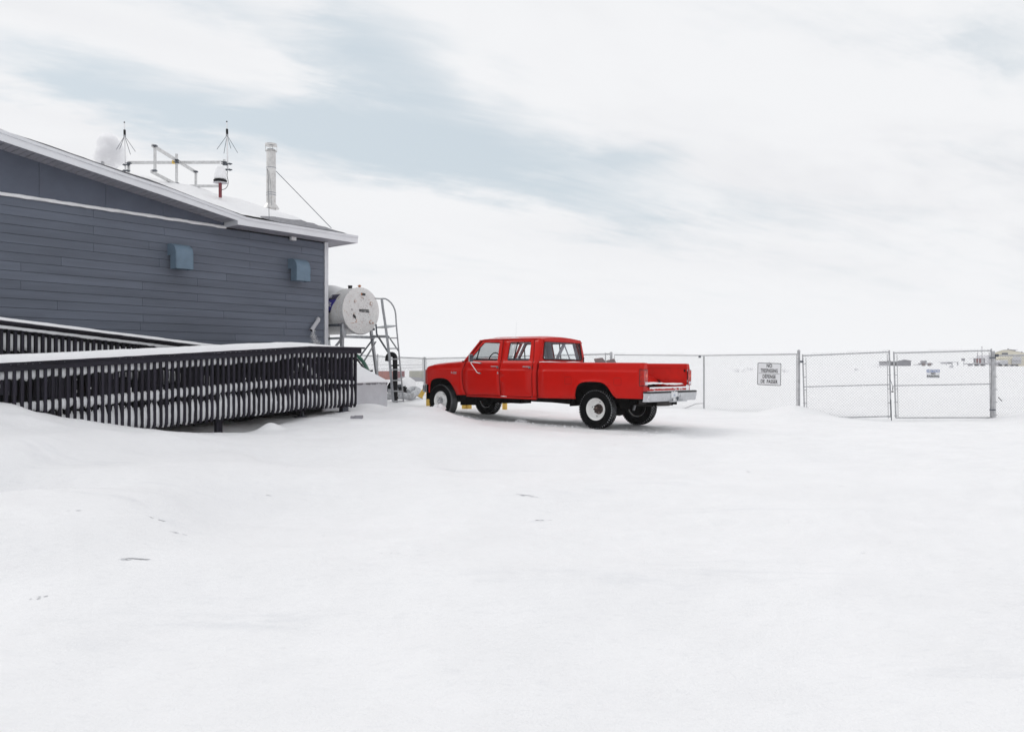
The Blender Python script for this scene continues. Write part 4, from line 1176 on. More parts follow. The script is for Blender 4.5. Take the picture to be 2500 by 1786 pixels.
def panel(name, outline, holes, fmap, m, parent, us=(), vs=(), thick=.018, out=(0, 1, 0), smooth=28, label=None, fill=True):
    loops = [[Vector((u, v, 0)) for u, v in outline]] + [[Vector((u, v, 0)) for u, v in h] for h in holes]
    flat = [p for l in loops for p in l]
    tris = geometry.tessellate_polygon(loops)
    b = bmesh.new(); bv = [b.verts.new(p) for p in flat]
    for t in tris:
        try: b.faces.new([bv[i] for i in t])
        except ValueError: pass
    for ax, vals in ((0, us), (1, vs)):
        for c in vals:
            co = (c, 0, 0) if ax == 0 else (0, c, 0); no = (1, 0, 0) if ax == 0 else (0, 1, 0)
            bmesh.ops.bisect_plane(b, geom=b.verts[:] + b.edges[:] + b.faces[:], plane_co=co, plane_no=no, dist=1e-5)
    bmesh.ops.remove_doubles(b, verts=b.verts, dist=1e-5)
    for v in b.verts: v.co = Vector(fmap(v.co.x, v.co.y))
    bmesh.ops.recalc_face_normals(b, faces=b.faces)
    b.normal_update()
    o_ = Vector(out)
    if sum((f.normal.dot(o_) * f.calc_area() for f in b.faces)) < 0: bmesh.ops.reverse_faces(b, faces=b.faces)
    me = bpy.data.meshes.new(name); b.to_mesh(me); b.free()
    me.materials.append(M[m] if isinstance(m, str) else m)
    me.shade_smooth(); me.set_sharp_from_angle(angle=R(smooth))
    o = link(name, me, parent)
    if thick:
        s = o.modifiers.new('thickness', 'SOLIDIFY'); s.thickness = thick; s.offset = -1; s.use_even_offset = False
    if label: o['label'] = label
    return o


def rounded(pts, r, k=4):
    """round the corners of an outline; r: one radius or a list"""
    out = []; n = len(pts)
    for i, p in enumerate(pts):
        rr_ = r[i] if isinstance(r, (list, tuple)) else r
        p0, p1, p2 = Vector(pts[i - 1]), Vector(p), Vector(pts[(i + 1) % n])
        if rr_ <= 0: out.append(tuple(p1)); continue
        a = (p0 - p1); b = (p2 - p1); d = min(rr_, a.length * .45, b.length * .45)
        A, B_ = p1 + a.normalized() * d, p1 + b.normalized() * d
        for j in range(k + 1):
            t = j / k
            out.append(tuple(A * (1 - t) ** 2 + p1 * 2 * t * (1 - t) + B_ * t * t))
    return out


ZC = [.58, .66, .75, .85, .95, 1.05, 1.158, 1.168, 1.205, 1.215, 1.25, 1.30, 1.32, 1.335, 1.362, 1.45, 1.6, 1.7, 1.78]
FW = rounded([(3.445, 1.375), (3.17, 1.70), (3.10, 1.785), (2.635, 1.785), (2.60, 1.372)], [.03, .05, .05, .03, .04])
RW = rounded([(2.325, 1.375), (2.335, 1.785), (1.745, 1.785), (1.70, 1.375)], [.05, .04, .04, .05])
def inset(poly, d):
    c = Vector((sum(p[0] for p in poly) / len(poly), sum(p[1] for p in poly) / len(poly)))
    return [tuple(Vector(p) + (Vector(p) - c).normalized() * d) for p in poly]
DF = [(3.482, .592), (3.552, .72), (3.588, .90), (3.602, 1.085), (3.580, 1.185), (3.535, 1.30), (3.515, 1.368), (3.19, 1.765), (3.13, 1.83), (2.545, 1.838), (2.505, 1.45), (2.487, 1.164), (2.484, .957), (2.462, .72), (2.445, .595)]
DR = [(2.437, .595), (2.454, .72), (2.476, .957), (2.479, 1.164), (2.497, 1.45), (2.537, 1.838), (1.665, 1.838), (1.60, 1.45), (1.572, 1.296), (1.570, .62), (1.60, .595)]
for s in (1, -1):
    ft = lambda tab, inset_=0.0: (lambda u, v: (u, s * (side_y(u, v, tab) - inset_), v))
    O = (0, s, 0)
    # front fender with its wheel arch
    arch = [(3.773, .574), (3.82, .66), (3.90, .775), (3.975, .865), (4.06, .925), (4.16, .955), (4.28, .965), (4.42, .958), (4.54, .935), (4.62, .89), (4.665, .82), (4.69, .72), (4.705, .60)]
    fo = [(3.492, .585)] + arch + [(4.80, .615), (4.845, .72), (4.885, .86), (4.905, 1.0), (4.902, 1.08), (4.888, 1.14), (4.855, 1.185), (4.80, 1.215), (4.70, 1.24), (4.2, 1.292), (3.60, 1.332), (3.545, 1.33), (3.59, 1.185), (3.612, 1.085), (3.598, .90), (3.562, .72)]
    fd = panel('front_fender', fo, [], ft(BODY), 'red', T, [3.7, 3.9, 4.1, 4.3, 4.45, 4.55, 4.65, 4.72, 4.78, 4.82, 4.86, 4.88], ZC, out=O)
    # rolled lip round the arch
    part('arch_lip', MB().tube([(x, s * (side_y(x, z, BODY) - .006), z) for x, z in arch], .009, 6), 'red', T, 60)
    # doors
    for nm, outl, hole in (('front_door', DF, FW), ('rear_door', DR, RW)):
        d = panel(nm, outl, [hole], ft(BODY), 'red', T, [2.6, 2.9, 3.2, 3.4] if nm == 'front_door' else [1.8, 2.1, 2.3], ZC, out=O, thick=.022)
        inner = [(x, max(z, .70)) for x, z in outl]
        panel('door_trim', outl[:], [inset(hole, .012)], ft(BODY, .045), 'inter', d, [], ZC[::2], out=O, thick=.004)
        panel('window_glass', inset(hole, .004), [], ft(BODY, .016), 'glass', d, [], [1.45, 1.6, 1.7], out=O, thick=0)
        # recessed rubber channel round the opening
        part('window_seal', MB().tube([(x, s * (side_y(x, z, BODY) - .012), z) for x, z in hole + hole[:1]], .008, 6), 'rubber', d, 60)
        hx = 2.62 if nm == 'front_door' else 1.72
        h_ = part('handle', MB().box(hx - .105, hx + .09, s * 1.0 - .012, s * 1.0 + .012, 1.232, 1.252), 'chrome', d, 0); bevel(h_, .005)
        part('handle_base', MB().box(hx - .11, hx - .055, s * .975 - .012, s * .975 + .012, 1.205, 1.25).box(hx + .07, hx + .09, s * .97 - .02, s * .97 + .02, 1.232, 1.25), 'chrome', d, 0)
        part('handle_recess', MB().lathe([(.028, 0), (.028, .003), (.001, .004)], (hx - .075, s * .9655, 1.227), (0, s, 0), 14), 'dark', d, 40)
    part('door_lock', MB().lathe([(.017, 0), (.019, .008), (.012, .014), (.001, .014)], (2.525, s * .983, 1.098), (0, s, 0), 14), 'chrome', T, 40)
    # fine dark gaps round the doors
    for nm_, edge in (('door_gap', [(3.486, .60), (3.556, .72), (3.592, .90), (3.606, 1.085), (3.584, 1.185), (3.54, 1.30), (3.52, 1.365)]), ('door_gap', [(2.441, .60), (2.458, .72), (2.480, .957), (2.483, 1.164), (2.501, 1.45), (2.541, 1.83)]), ('door_gap', [(1.566, .60), (1.567, 1.296), (1.595, 1.45), (1.66, 1.83)]), ('door_gap', [(3.48, .590), (1.57, .590)])):
        pts_ = []
        for (xa, za), (xb, zb_) in zip(edge[:-1], edge[1:]):
            for k_ in range(6): t_ = k_ / 6; pts_.append((xa + (xb - xa) * t_, za + (zb_ - za) * t_))
        pts_.append(edge[-1])
        part(nm_, MB().tube([(x_, s * (side_y(x_, z_, BODY) - .0005), z_) for x_, z_ in pts_], .0042, 5), 'dark', T, 60)
    # vent pane pillar in the front window, sliding bar in the rear window
    part('quarter_bar', MB().beam((3.245, s * (.905 - .008), 1.372), (3.20, s * (.812 - .008), 1.70), .02, .022, (0, 1, 0)), 'rubber', T, 0)
    part('window_bar', MB().beam((2.155, s * (.905 - .012), 1.372), (2.125, s * (.79 - .012), 1.785), .02, .022, (0, 1, 0)), 'rubber', T, 0)
    # rocker and rear cab corner
    panel('rocker', [(3.48, .545), (3.48, .588), (1.47, .588), (1.47, .545)], [], ft(BODY), 'red', T, out=O)
    cpil = [(1.47, .592), (1.562, .592), (1.562, 1.296), (1.59, 1.45), (1.655, 1.838), (1.60, 1.846), (1.47, 1.846)]
    def fcp(u, v):
        y = side_y(u, v, BODY)
        if u < 1.54: y -= .055 * ((1.54 - u) / .07) ** 2
        return (u, s * y, v)
    panel('rear_cab_corner', cpil, [], fcp, 'red', T, [1.485, 1.50, 1.515, 1.53, 1.545], ZC, out=O)
    # A pillar and roof side rail
    part('windshield_pillar', MB().beam((3.60, s * .885, 1.352), (3.235, s * .735, 1.828), .045, .05, (0, 1, 0)), 'red', T, 0)
    part('drip_rail', MB().tube([(3.56, s * .895, 1.41), (3.22, s * .768, 1.832), (3.10, s * .765, 1.848), (2.2, s * .765, 1.853), (1.60, s * .762, 1.852), (1.52, s * .75, 1.85)], .012, 6), 'red', T, 60)
    # mirror on its chrome arm
    mr = part('mirror', MB().box(-.012, .012, -.06, .06, -.085, .085), 'chrome', T, 0)
    mr.location = (3.20, s * 1.13, 1.425); mr.rotation_euler = (0, 0, R(-8 * s)); bevel(mr, .008)
    part('mirror_glass', MB().box(-.016, -.0125, -.052, .052, -.077, .077), 'steeld', mr, 0)
    part('mirror_arm', MB().tube([(3.205, s * 1.12, 1.335), (3.19, s * 1.135, 1.31), (3.10, s * 1.02, 1.10), (3.06, s * .99, 1.085)], .0095, 8), 'white', T, 50)
    part('mirror_arm', MB().tube([(3.06, s * .965, 1.315), (3.12, s * 1.05, 1.325), (3.20, s * 1.13, 1.34)], .014, 8), 'chrome', T, 50)
    part('mirror_foot', MB().box(3.02, 3.11, s * .975 - .013, s * .975 + .013, 1.072, 1.10).box(3.02, 3.12, s * .962 - .015, s * .962 + .015, 1.305, 1.33), 'chrome', T, 0)
    # bed side
    ar = [(-.520, .640), (-.46, .70), (-.40, .785), (-.34, .86), (-.27, .915), (-.18, .948), (-.05, .958), (.12, .956), (.25, .942), (.34, .912), (.40, .86), (.435, .78), (.450, .70), (.458, .596)]
    bo_ = [(-1.125, .648)] + ar + [(1.405, .582), (1.41, 1.337), (-1.09, 1.337), (-1.115, 1.30), (-1.125, 1.215)]
    bo_ = [(-1.125, .893), (-1.045, .893), (-1.045, 1.213), (-1.125, 1.213)]
    outl = [(-1.125, .648)] + ar + [(1.405, .582), (1.41, 1.337), (-1.085, 1.337), (-1.108, 1.325), (-1.12, 1.29), (-1.125, 1.217), (-1.045, 1.217), (-1.045, .887), (-1.125, .887)]
    def fbed(u, v):
        y = side_y(0, v, BED)
        d = min(segd(u, v, p_, q_) for p_, q_ in zip(ar[:-1], ar[1:]))
        if v > .66: y += .022 * math.exp(-(d / .035) ** 2)       # flared lip round the wheel opening
        if v > 1.215 and u < -1.0: y -= .012 * ((-1.0 - u) / .12)
        return (u, s * y, v)
    panel('bed_side', outl, [], fbed, 'red', T, [-1.0, -.8, -.6, -.5, -.42, -.3, -.2, -.1, 0, .1, .2, .3, .42, .5, .6, .9, 1.2], ZC[:14] + [.91, .935, .97, 1.0, 1.02], out=O)
    part('bed_rail', MB().grid([[(x, s * y, z) for x in (1.41, .8, 0, -.6, -1.085)] for y, z in ((.926, 1.337), (.90, 1.342), (.86, 1.343), (.835, 1.338), (.828, 1.325), (.828, 1.28))]), 'red', T, 50)
    part('bed_inner_side', MB().prism([(x, s * .826, z) for x, z in ((-1.10, .86), (-.54, .86), (-.50, 1.0), (.50, 1.0), (.54, .86), (1.30, .86), (1.30, 1.285), (-1.10, 1.285))], (0, s * .012, 0)), 'redin', T, 0)
    part('inner_rib', MB().box(-1.09, 1.39, s * .815 - .01, s * .815 + .01, 1.262, 1.285), 'redin', T, 0)
    part('inner_rib', MB().box(-1.09, 1.39, s * .822 - .006, s * .822 + .006, .995, 1.003), 'redin', T, 0)
    # wheelhouse hump inside the bed
    hp = [(-.52, .86), (-.46, .97), (-.36, 1.06), (-.2, 1.09), (.25, 1.09), (.40, 1.04), (.47, .95), (.50, .86)]
    part('wheelhouse', MB().grid([[(x, s * y, z) for x, z in hp] for y in (.822, .60)]).prism([(x, s * .598, z) for x, z in hp], (0, -s * .006, 0)), 'redin', T, 40)
    # rear pillar and jamb
    m_ = MB().prism([(-1.128, s * y, z) for y, z in ((.965, .648), (.965, 1.215), (.945, 1.29), (.925, 1.325), (.905, 1.338), (.828, 1.338), (.828, .86), (.765, .86), (.765, .648))], (.05, 0, 0))
    q = part('rear_pillar', m_, 'red', T, 0)
    part('striker', MB().box(-1.10, -1.07, s * .815 - .01, s * .815 + .01, 1.17, 1.22), 'dark', q, 0)
    # tail lamp wraps round the corner
    tl = part('tail_lamp', MB().box(-1.145, -1.048, s * .915 - .072, s * .915 + .072, .893, 1.212), 'rubber', T, 0)
    part('lens', MB().box(-1.152, -1.060, s * .918 - .072, s * .918 + .072, .985, 1.203), 'lens', tl, 0)
    part('lens', MB().box(-1.152, -1.060, s * .918 - .072, s * .918 + .072, .902, .978), 'lens', tl, 0)
    part('amber_reflection', MB().box(-1.155, -1.1525, s * .915 - .045, s * .915 + .02, 1.06, 1.12), 'amber', tl, 0)  # orange block painting a reflection onto the lens
    part('reverse_lens', MB().box(-1.156, -1.150, s * .915 - .062, s * .915 + .03, .915, .97), 'lensw', tl, 0)
    # filler door and matching blank, drawn in the panel as fine gaps
    for xa, xb, za, zb_ in ((.545, .708, .895, 1.043), (-.64, -.475, .895, 1.043)):
        pts = rounded([(xa, za), (xb, za), (xb, zb_), (xa, zb_)], .025)
        part('filler_door', MB().tube([(x, s * side_y(0, z, BED), z) for x, z in pts + pts[:1]], .0022, 4, False), 'seam', T, 60)
    # black liners inside the arches
    for cx_, tabx in ((4.27, arch), (0.0, ar)):
        m_ = MB(); 
        rows = [[(cx_ + (.60 if cx_ == 0 else .52) * math.copysign(abs(math.cos(R(t))) ** .8, math.cos(R(t))), s * y, .44 + .545 * abs(math.sin(R(t))) ** .8) for t in range(0, 181, 15)] for y in (.955, .60)]
        m_.grid(rows); m_.prism([(x, s * .60, z) for x, _, z in rows[0]], (0, -s * .012, 0))
        part('wheel_arch_liner', m_, 'under', T, 40)

# roof with its raised middle
rows = []
for i in range(21):
    x = 1.44 + (3.26 - 1.44) * i / 20
    e = min((x - 1.44) / .16, 1); f_ = min((3.26 - x) / .22, 1)
    k = (1 - (1 - e) ** 2) * (1 - (1 - f_) ** 2)
    row = []
    for j in range(25):
        v = -1 + 2 * j / 24
        y = v * (.765 - .055 * (1 - e) ** 2)
        z = 1.843 + .062 * k * (1 - abs(v) ** 2.6) + (.014 * k if abs(v) < .62 and .18 < i / 20 < .86 else 0) - .05 * (1 - k)
        row.append((x, y, z))
    rows.append(row)
o = part('roof', MB().grid(rows), 'red', T, 50)
s_ = o.modifiers.new('t', 'SOLIDIFY'); s_.thickness = .02; s_.offset = 0
part('headliner', MB().grid([[(x, y, 1.825 - .0 * y) for y in (-.74, 0, .74)] for x in (1.48, 3.2)]), 'inter', T, 0)
# back of the cab with the big rear window
cb = [(-.905, .56), (.905, .56), (.91, 1.25), (.865, 1.36), (.80, 1.60), (.735, 1.80), (.70, 1.84), (.62, 1.862), (.3, 1.89), (0, 1.898), (-.3, 1.89), (-.62, 1.862), (-.70, 1.84), (-.735, 1.80), (-.80, 1.60), (-.865, 1.36), (-.91, 1.25)]
BW = rounded([(-.735, 1.405), (.735, 1.405), (.665, 1.80), (.0, 1.825), (-.665, 1.80)], [.07, .07, .07, 0, .07], 5)
fx_ = lambda off=0.0: (lambda u, v: (1.455 + off + (.02 if abs(u) > .86 else 0) + max(0, v - 1.36) * .05, u, v))
cab = panel('cab_back', cb, [BW], fx_(), 'red', T, [-.86, -.8, -.6, -.3, 0, .3, .6, .8, .86], [1.25, 1.36, 1.5, 1.6, 1.7, 1.8], out=(-1, 0, 0))
panel('cab_back_trim', [(u * .95, max(v, .8) if v < 1 else v - .02) for u, v in cb], [inset(BW, .012)], fx_(.04), 'inter', cab, out=(-1, 0, 0), thick=.004)
panel('rear_window_glass', inset(BW, .004), [], fx_(.012), 'glass', cab, out=(-1, 0, 0), thick=0)
part('rear_window_seal', MB().tube([(1.455 - .004 + max(0, v - 1.36) * .05, u, v) for u, v in BW + BW[:1]], .012, 6), 'rubber', cab, 60)
part('tube_bracket', MB().tube([(1.43, -.77, 1.36), (1.43, -.775, 1.47)], .012, 6), 'black', cab, 50)
# windshield
ws = [(3.63, .80, 1.375), (3.30, .68, 1.80), (3.31, 0, 1.825), (3.30, -.68, 1.80), (3.63, -.80, 1.375), (3.70, 0, 1.375)]
part('windshield', MB().add(ws, [(0, 1, 2, 5), (5, 2, 3, 4)]), 'glass', T, 60)
part('windshield_header', MB().beam((3.27, -.74, 1.825), (3.27, .74, 1.825), .05, .035), 'red', T, 0)
part('cab_gap_filler', MB().box(1.414, 1.446, -.93, .93, .60, 1.30), 'dark', T, 0)  # black filler painted in place of the shade between cab and bed
# hood and fender tops
def hl(x): return lerp_tab([(3.55, 1.378), (3.9, 1.357), (4.21, 1.335), (4.5, 1.313), (4.692, 1.294), (4.78, 1.270), (4.85, 1.228), (4.885, 1.18), (4.895, 1.14)], x)
rows = []
for i in range(27):
    x = 3.56 + (4.893 - 3.56) * (i / 26) ** .8; row = []
    for j in range(41):
        v = -1 + 2 * j / 40
        ye = side_y(x, 1.24, BODY)
        y = ye * math.sin(v * math.pi / 2) if False else ye * v
        z = hl(x) + .012 * (1 - v * v) - .088 * abs(v) ** 9 - (.006 if abs(abs(v) - .80) < .02 else 0)
        row.append((x, y, z))
    rows.append(row)
part('hood', MB().grid(rows), 'red', T, 40)
part('cowl', MB().box(3.52, 3.72, -.86, .86, 1.30, 1.366), 'under', T, 0)
# nose: grille, headlights, bumper
nose = part('nose_panel', MB().grid([[(4.885 - .0 * abs(v), v * .90, z) for v in (-1, -.5, 0, .5, 1)] for z in (.80, 1.15)]), 'red', T, 0)
gr = part('grille', MB().box(4.89, 4.91, -.58, .58, .90, 1.12), 'black', T, 0)
for z in (.94, 1.01, 1.08): part('grille_bar', MB().box(4.91, 4.925, -.57, .57, z, z + .02), 'chrome', gr, 0)
for y in (-.38, -.19, 0, .19, .38): part('grille_bar', MB().box(4.91, 4.922, y - .008, y + .008, .91, 1.11), 'chrome', gr, 0)
for y in (-.73, .73):
    h_ = part('headlight', MB().box(4.888, 4.915, y - .13, y + .13, .92, 1.12), 'chrome', T, 0)
    part('lens', MB().box(4.915, 4.925, y - .11, y + .11, .94, 1.10), 'lensw', h_, 0)
fb = [(4.82, .985), (4.90, .975), (4.97, .90), (5.0, .6), (5.01, 0), (5.0, -.6), (4.97, -.90), (4.90, -.975), (4.82, -.985)]
rows = [[(x + dx, y, z) for x, y in fb] for z, dx in ((.615, -.02), (.64, .0), (.76, .0), (.79, -.02), (.79, -.06), (.615, -.06))]
part('front_bumper', MB().grid(rows + rows[:1]), 'chrome', T, 40)
for sy in (-1, 1): part('bumper_end', MB().box(4.74, 4.815, sy * .95 - .03, sy * .95 + .03, .61, .79), 'under', T, 0)
# badge on the front fender
m4 = Matrix.Translation((3.865, .9795 + .004, 1.085)) @ Matrix.Rotation(math.pi, 4, 'Z') @ Matrix.Rotation(R(90), 4, 'X')
text('fender_badge', 'F-350', .07, m4, 'chrome', T, 1.1, .003, 1.0, .002)
# bed floor, front wall, sill, snow
part('bed_floor', MB().box(-1.10, 1.30, -.585, .585, .82, .865).box(-1.10, -.56, .602, .82, .82, .865).box(-1.10, -.56, -.82, -.602, .82, .865).box(.56, 1.30, .602, .82, .82, .865).box(.56, 1.30, -.82, -.602, .82, .865), 'redin', T, 0)
part('bed_front_wall', MB().box(1.30, 1.335, -.92, .92, .62, 1.33), 'red', T, 0)
part('bed_sill', MB().box(-1.135, -1.08, -.764, .764, .70, .862), 'redin', T, 0)
part('sill_lip', MB().box(-1.142, -1.135, -.76, .76, .845, .857), 'red', T, 0)
# rear bumper: dull silver step bumper with black tread strip
bp = [(-1.15, 1.03), (-1.235, 1.03), (-1.27, .98), (-1.275, .30), (-1.275, -.30), (-1.27, -.98), (-1.235, -1.03), (-1.15, -1.03)]
prof = [(.758, .0), (.752, -.012), (.70, -.012), (.66, -.004), (.62, .0), (.592, .012)]
m_ = MB(); m_.grid([[(x + dx, y * (1 - (.775 - z) * .06), z) for x, y in bp] for z, dx in prof])
m_.add([(x, y, .758) for x, y in bp], [tuple(range(len(bp)))]); m_.add([(x + .01, y * .99, .592) for x, y in bp], [tuple(range(len(bp)))])
rb = part('rear_bumper', m_, 'bump', T, 25)
rows = [[(x + dx, y * k_, z) for x, y in bp] for z, dx, k_ in ((.757, -.012, 1.008), (.785, -.010, 1.008), (.790, .004, 1.0))]
m_ = MB().grid(rows); m_.add(rows[-1], [tuple(range(len(bp)))])
part('tread_strip', m_, 'rubber', rb, 25)
part('hitch_plate', MB().box(-1.345, -1.27, -.42, .20, .575, .595), 'bump', rb, 0)
part('hitch_step', MB().prism([(-1.292, -.16, .595), (-1.292, .06, .595), (-1.292, .06, .65), (-1.292, -.0, .65)], (.01, 0, 0)), 'snow', rb, 0)
part('hitch_ball', MB().lathe([(.012, .0), (.012, .03), (.026, .045), (.028, .06), (.018, .08), (.001, .085)], (-1.32, -.06, .595), n=14), 'steeld', rb, 50)
pt = part('licence_plate', MB().box(-1.297, -1.290, -.10, .16, .655, .775), 'signface', rb, 0)
m4 = Matrix.Translation((-1.299, .03, .705)) @ Matrix.Rotation(R(-90), 4, 'Z') @ Matrix.Rotation(R(90), 4, 'X')
text('plate_numbers', '211', .05, m4, 'blueink', T, 1, .0008)
part('bolt', MB().lathe([(.018, 0), (.02, -.012), (.008, -.018)], (-1.288, -.24, .685), (1, 0, 0), 12), 'chrome', rb, 40)
# snow in the bed, on the sill, bumper and roof edge
def tsnow(name, m_, label, sm=180):
    m_.xf(TM); return solo(name, m_, 'snow', label, 'snow', kind='stuff', smooth=sm)
rows = []
for i in range(34):
    x = -1.095 + 2.4 * (i / 33) ** 1.5
    rows.append([(x, y, .862 + (.068 + .03 * math.exp(-((y - .45) / .35) ** 2) + .016 * fbm(x * 4, y * 5, 2)) * min(1, .62 + (x + 1.1) * 9)) for y in lin(-.755, .815, 60)])
tsnow('bed_snow', MB().grid(rows), 'white snow lying on the open bed floor of the red truck')
m_ = MB()
for sy, a0, a1 in ((1, -1.0, .7), ):
    rows = []
    for k in range(5):
        t = k / 4
        rows.append([(-1.143 - .006 * math.sin(math.pi * t), y, .835 + .035 * t + (.014 * fbm(y * 9, 3) if k == 0 else 0)) for y in lin(-.76, .76, 90)])
    m_.grid(rows)
def clump(m_, c, r, sq, seed): 
    v, f = lump(c, r, sq, 1, .5, seed); m_.add(v, f)
for i in range(24):
    y = rng.choice([rng.uniform(.42, .75), rng.uniform(-.72, -.3)])
    clump(m_, (-1.145, y, rng.uniform(.775, .83)), rng.uniform(.006, .016), (.3, 1, 1), i)
for i in range(11):
    z = rng.uniform(.80, 1.30); clump(m_, (-1.134, -.865 + rng.normal() * .022, z), rng.uniform(.012, .03), (.3, .9, 1.3), i + 60)
for i in range(8): clump(m_, (-1.134, -.87 + rng.normal() * .03, rng.uniform(.78, .87)), rng.uniform(.03, .05), (.25, 1, 1), i + 90)
tsnow('sill_snow', m_, 'bits of snow stuck to the tailgate sill and rear corner of the truck', 60)
m_ = MB(); rows = []
for k in range(6):
    t = k / 5
    rows.append([(-1.262 + .12 * t, y, .789 + .012 * math.sin(math.pi * (.08 + .9 * t)) ** .6 * max(0, min(1, (.93 - abs(y)) * 6)) + .004 * fbm(y * 6, k, 1)) for y in lin(-.95, .95, 90)])
m_.grid(rows)
for i in range(5): clump(m_, (-1.30, .03 + rng.uniform(-.10, .10), rng.uniform(.755, .785)), .014, (.5, 1, .8), i)
tsnow('bumper_snow', m_, 'snow along the top of the silver rear bumper')
m_ = MB()
for a, b, z0 in ((2.95, 2.05, 1.868), (2.78, 2.62, 1.875), (2.36, 2.12, 1.88)):
    m_.tube([(a, .757, z0 - .006), (a * .75 + b * .25, .755, z0), ((a + b) / 2, .752, z0 + .002), (b, .757, z0 - .005)], [.004, .009, .010, .003], 6)
for a, b in ((1.36, .9), (.7, .35), (1.40, 1.2)): m_.tube([(a, .945, 1.346), ((a + b) / 2, .94, 1.352), (b, .945, 1.346)], [.003, .009, .003], 6)
m_.tube([(1.438, y, 1.345 + .004 * fbm(y * 9, 2)) for y in lin(-.78, .88, 40)], .010, 6)
m_.tube([(2.45, .965, .585), (2.36, .97, .59), (2.27, .965, .585)], [.003, .010, .003], 6)
tsnow('trim_snow', m_, 'thin lines of snow on the truck roof gutter and bed edge', 60)
rows = []
for i in range(24):
    x = 2.15 + .95 * i / 23
    rows.append([(x, y, 1.902 + .012 * max(0, fbm(x * 2.2, y * 2.2, 1) + .35) * min(1, i / 4, (23 - i) / 4)) for y in lin(-.45, .45, 24)])
tsnow('cab_roof_snow', MB().grid(rows), 'faint dusting of snow on the truck cab roof')

# underside
part('frame_rail', MB().box(-1.1, 4.7, .38, .46, .50, .60).box(-1.1, 4.7, -.46, -.38, .50, .60), 'under', T, 0)
part('floor_pan', MB().box(1.45, 3.9, -.90, .90, .53, .585), 'under', T, 0)
part('bed_subfloor', MB().box(-1.08, 1.29, -.58, .58, .60, .815), 'under', T, 0)
part('bed_subfloor', MB().box(.50, 1.40, -.92, .92, .585, .70).box(-1.08, -.54, -.92, .92, .66, .76), 'under', T, 0)
part('fuel_tank_under_bed', MB().box(.55, 1.35, .10, .88, .50, .60), 'under', T, 0)
part('engine_bay', MB().box(3.70, 4.80, -.58, .58, .48, 1.24), 'under', T, 0)
part('rear_axle', MB().tube([(0, -.72, .40), (0, .72, .40)], .05, 12).lathe([(.05, -.16), (.15, -.08), (.17, 0), (.15, .08), (.05, .16)], (0, 0, .40), (1, 0, 0), 18), 'under', T, 50)
part('front_axle', MB().tube([(4.36, -.72, .42), (4.36, .72, .42)], .05, 12).lathe([(.05, -.14), (.14, -.07), (.14, .07), (.05, .14)], (4.36, -.2, .42), (1, 0, 0), 16), 'under', T, 50)
part('drive_shaft', MB().tube([(.15, 0, .42), (2.6, 0, .52)], .04, 10), 'under', T, 50)
part('gearbox', MB().box(2.5, 3.5, -.2, .2, .40, .60), 'under', T, 0)
for sy in (-1, 1):
    part('leaf_spring', MB().tube([(.65, sy * .52, .52), (.3, sy * .52, .44), (0, sy * .52, .42), (-.35, sy * .52, .46), (-.7, sy * .52, .55)], .035, 6), 'under', T, 40)
    part('shock_absorber', MB().tube([(-.10, sy * .42, .34), (-.20, sy * .42, .66)], .03, 8), 'under' if sy > 0 else 'steel', T, 50)
part('exhaust_pipe', MB().tube([(3.2, -.3, .47), (1.8, -.35, .46), (.8, -.5, .50), (.1, -.55, .62), (-.5, -.6, .52), (-.9, -.65, .50)], .035, 8), 'under', T, 50)
sp = part('spare_tyre', MB().lathe([(.17, -.09), (.36, -.085), (.39, -.05), (.39, .05), (.36, .085), (.17, .09)], (-.82, .08, .575), n=32), 'tyred', T, 40)
part('mud_guard', MB().box(3.60, 3.76, .55, .86, .34, .58), 'under', T, 0)
part('mud_guard', MB().box(3.60, 3.76, -.86, -.55, .34, .58), 'under', T, 0)
# cab interior
part('dashboard', MB().prism([(3.30, .86, 1.10), (3.24, .86, 1.42), (3.62, .86, 1.40), (3.62, .86, 1.10)], (0, -1.72, 0)), 'dash', T, 0)
for nm, x in (('front_seat', 2.42), ('rear_seat', 1.60)):
    sb = part(nm, MB().prism([(x - .02, .72, .80), (x, .72, 1.43), (x + .10, .72, 1.43), (x + .20, .72, 1.0), (x + .68, .72, .98), (x + .68, .72, .80)], (0, -1.44, 0)), 'seat', T, 0); bevel(sb, .035, 3)
part('steering_wheel', MB().tube([Vector((3.14, .40, 1.375)) + Vector((-.05 * math.sin(t), .19 * math.cos(t), .185 * math.sin(t))) for t in (2 * math.pi * k / 24 for k in range(25))], .013, 8).tube([(3.07, .40, 1.37), (3.26, .40, 1.28)], .03, 8).tube([(3.07, .22, 1.37), (3.06, .40, 1.36), (3.07, .58, 1.37)], .012, 6), 'black', T, 50)
part('inner_mirror', MB().box(3.10, 3.12, -.13, .13, 1.66, 1.72), 'lgrey', T, 0)
part('sill_pad', MB().box(2.60, 3.46, -.865, -.80, 1.20, 1.425), 'dash', T, 0)
part('belt_strap', MB().beam((1.95, -.72, 1.78), (2.28, -.80, 1.30), .012, .12, (0, 1, 0)), 'inter', T, 0)
part('belt_strap', MB().beam((1.95, -.72, 1.78), (1.78, -.80, 1.30), .010, .04, (0, 1, 0)), 'inter', T, 0)
part('antenna', MB().tube([(3.58, -.86, 1.36), (3.50, -.87, 2.35)], .0012, 4), 'steel', T, 50)

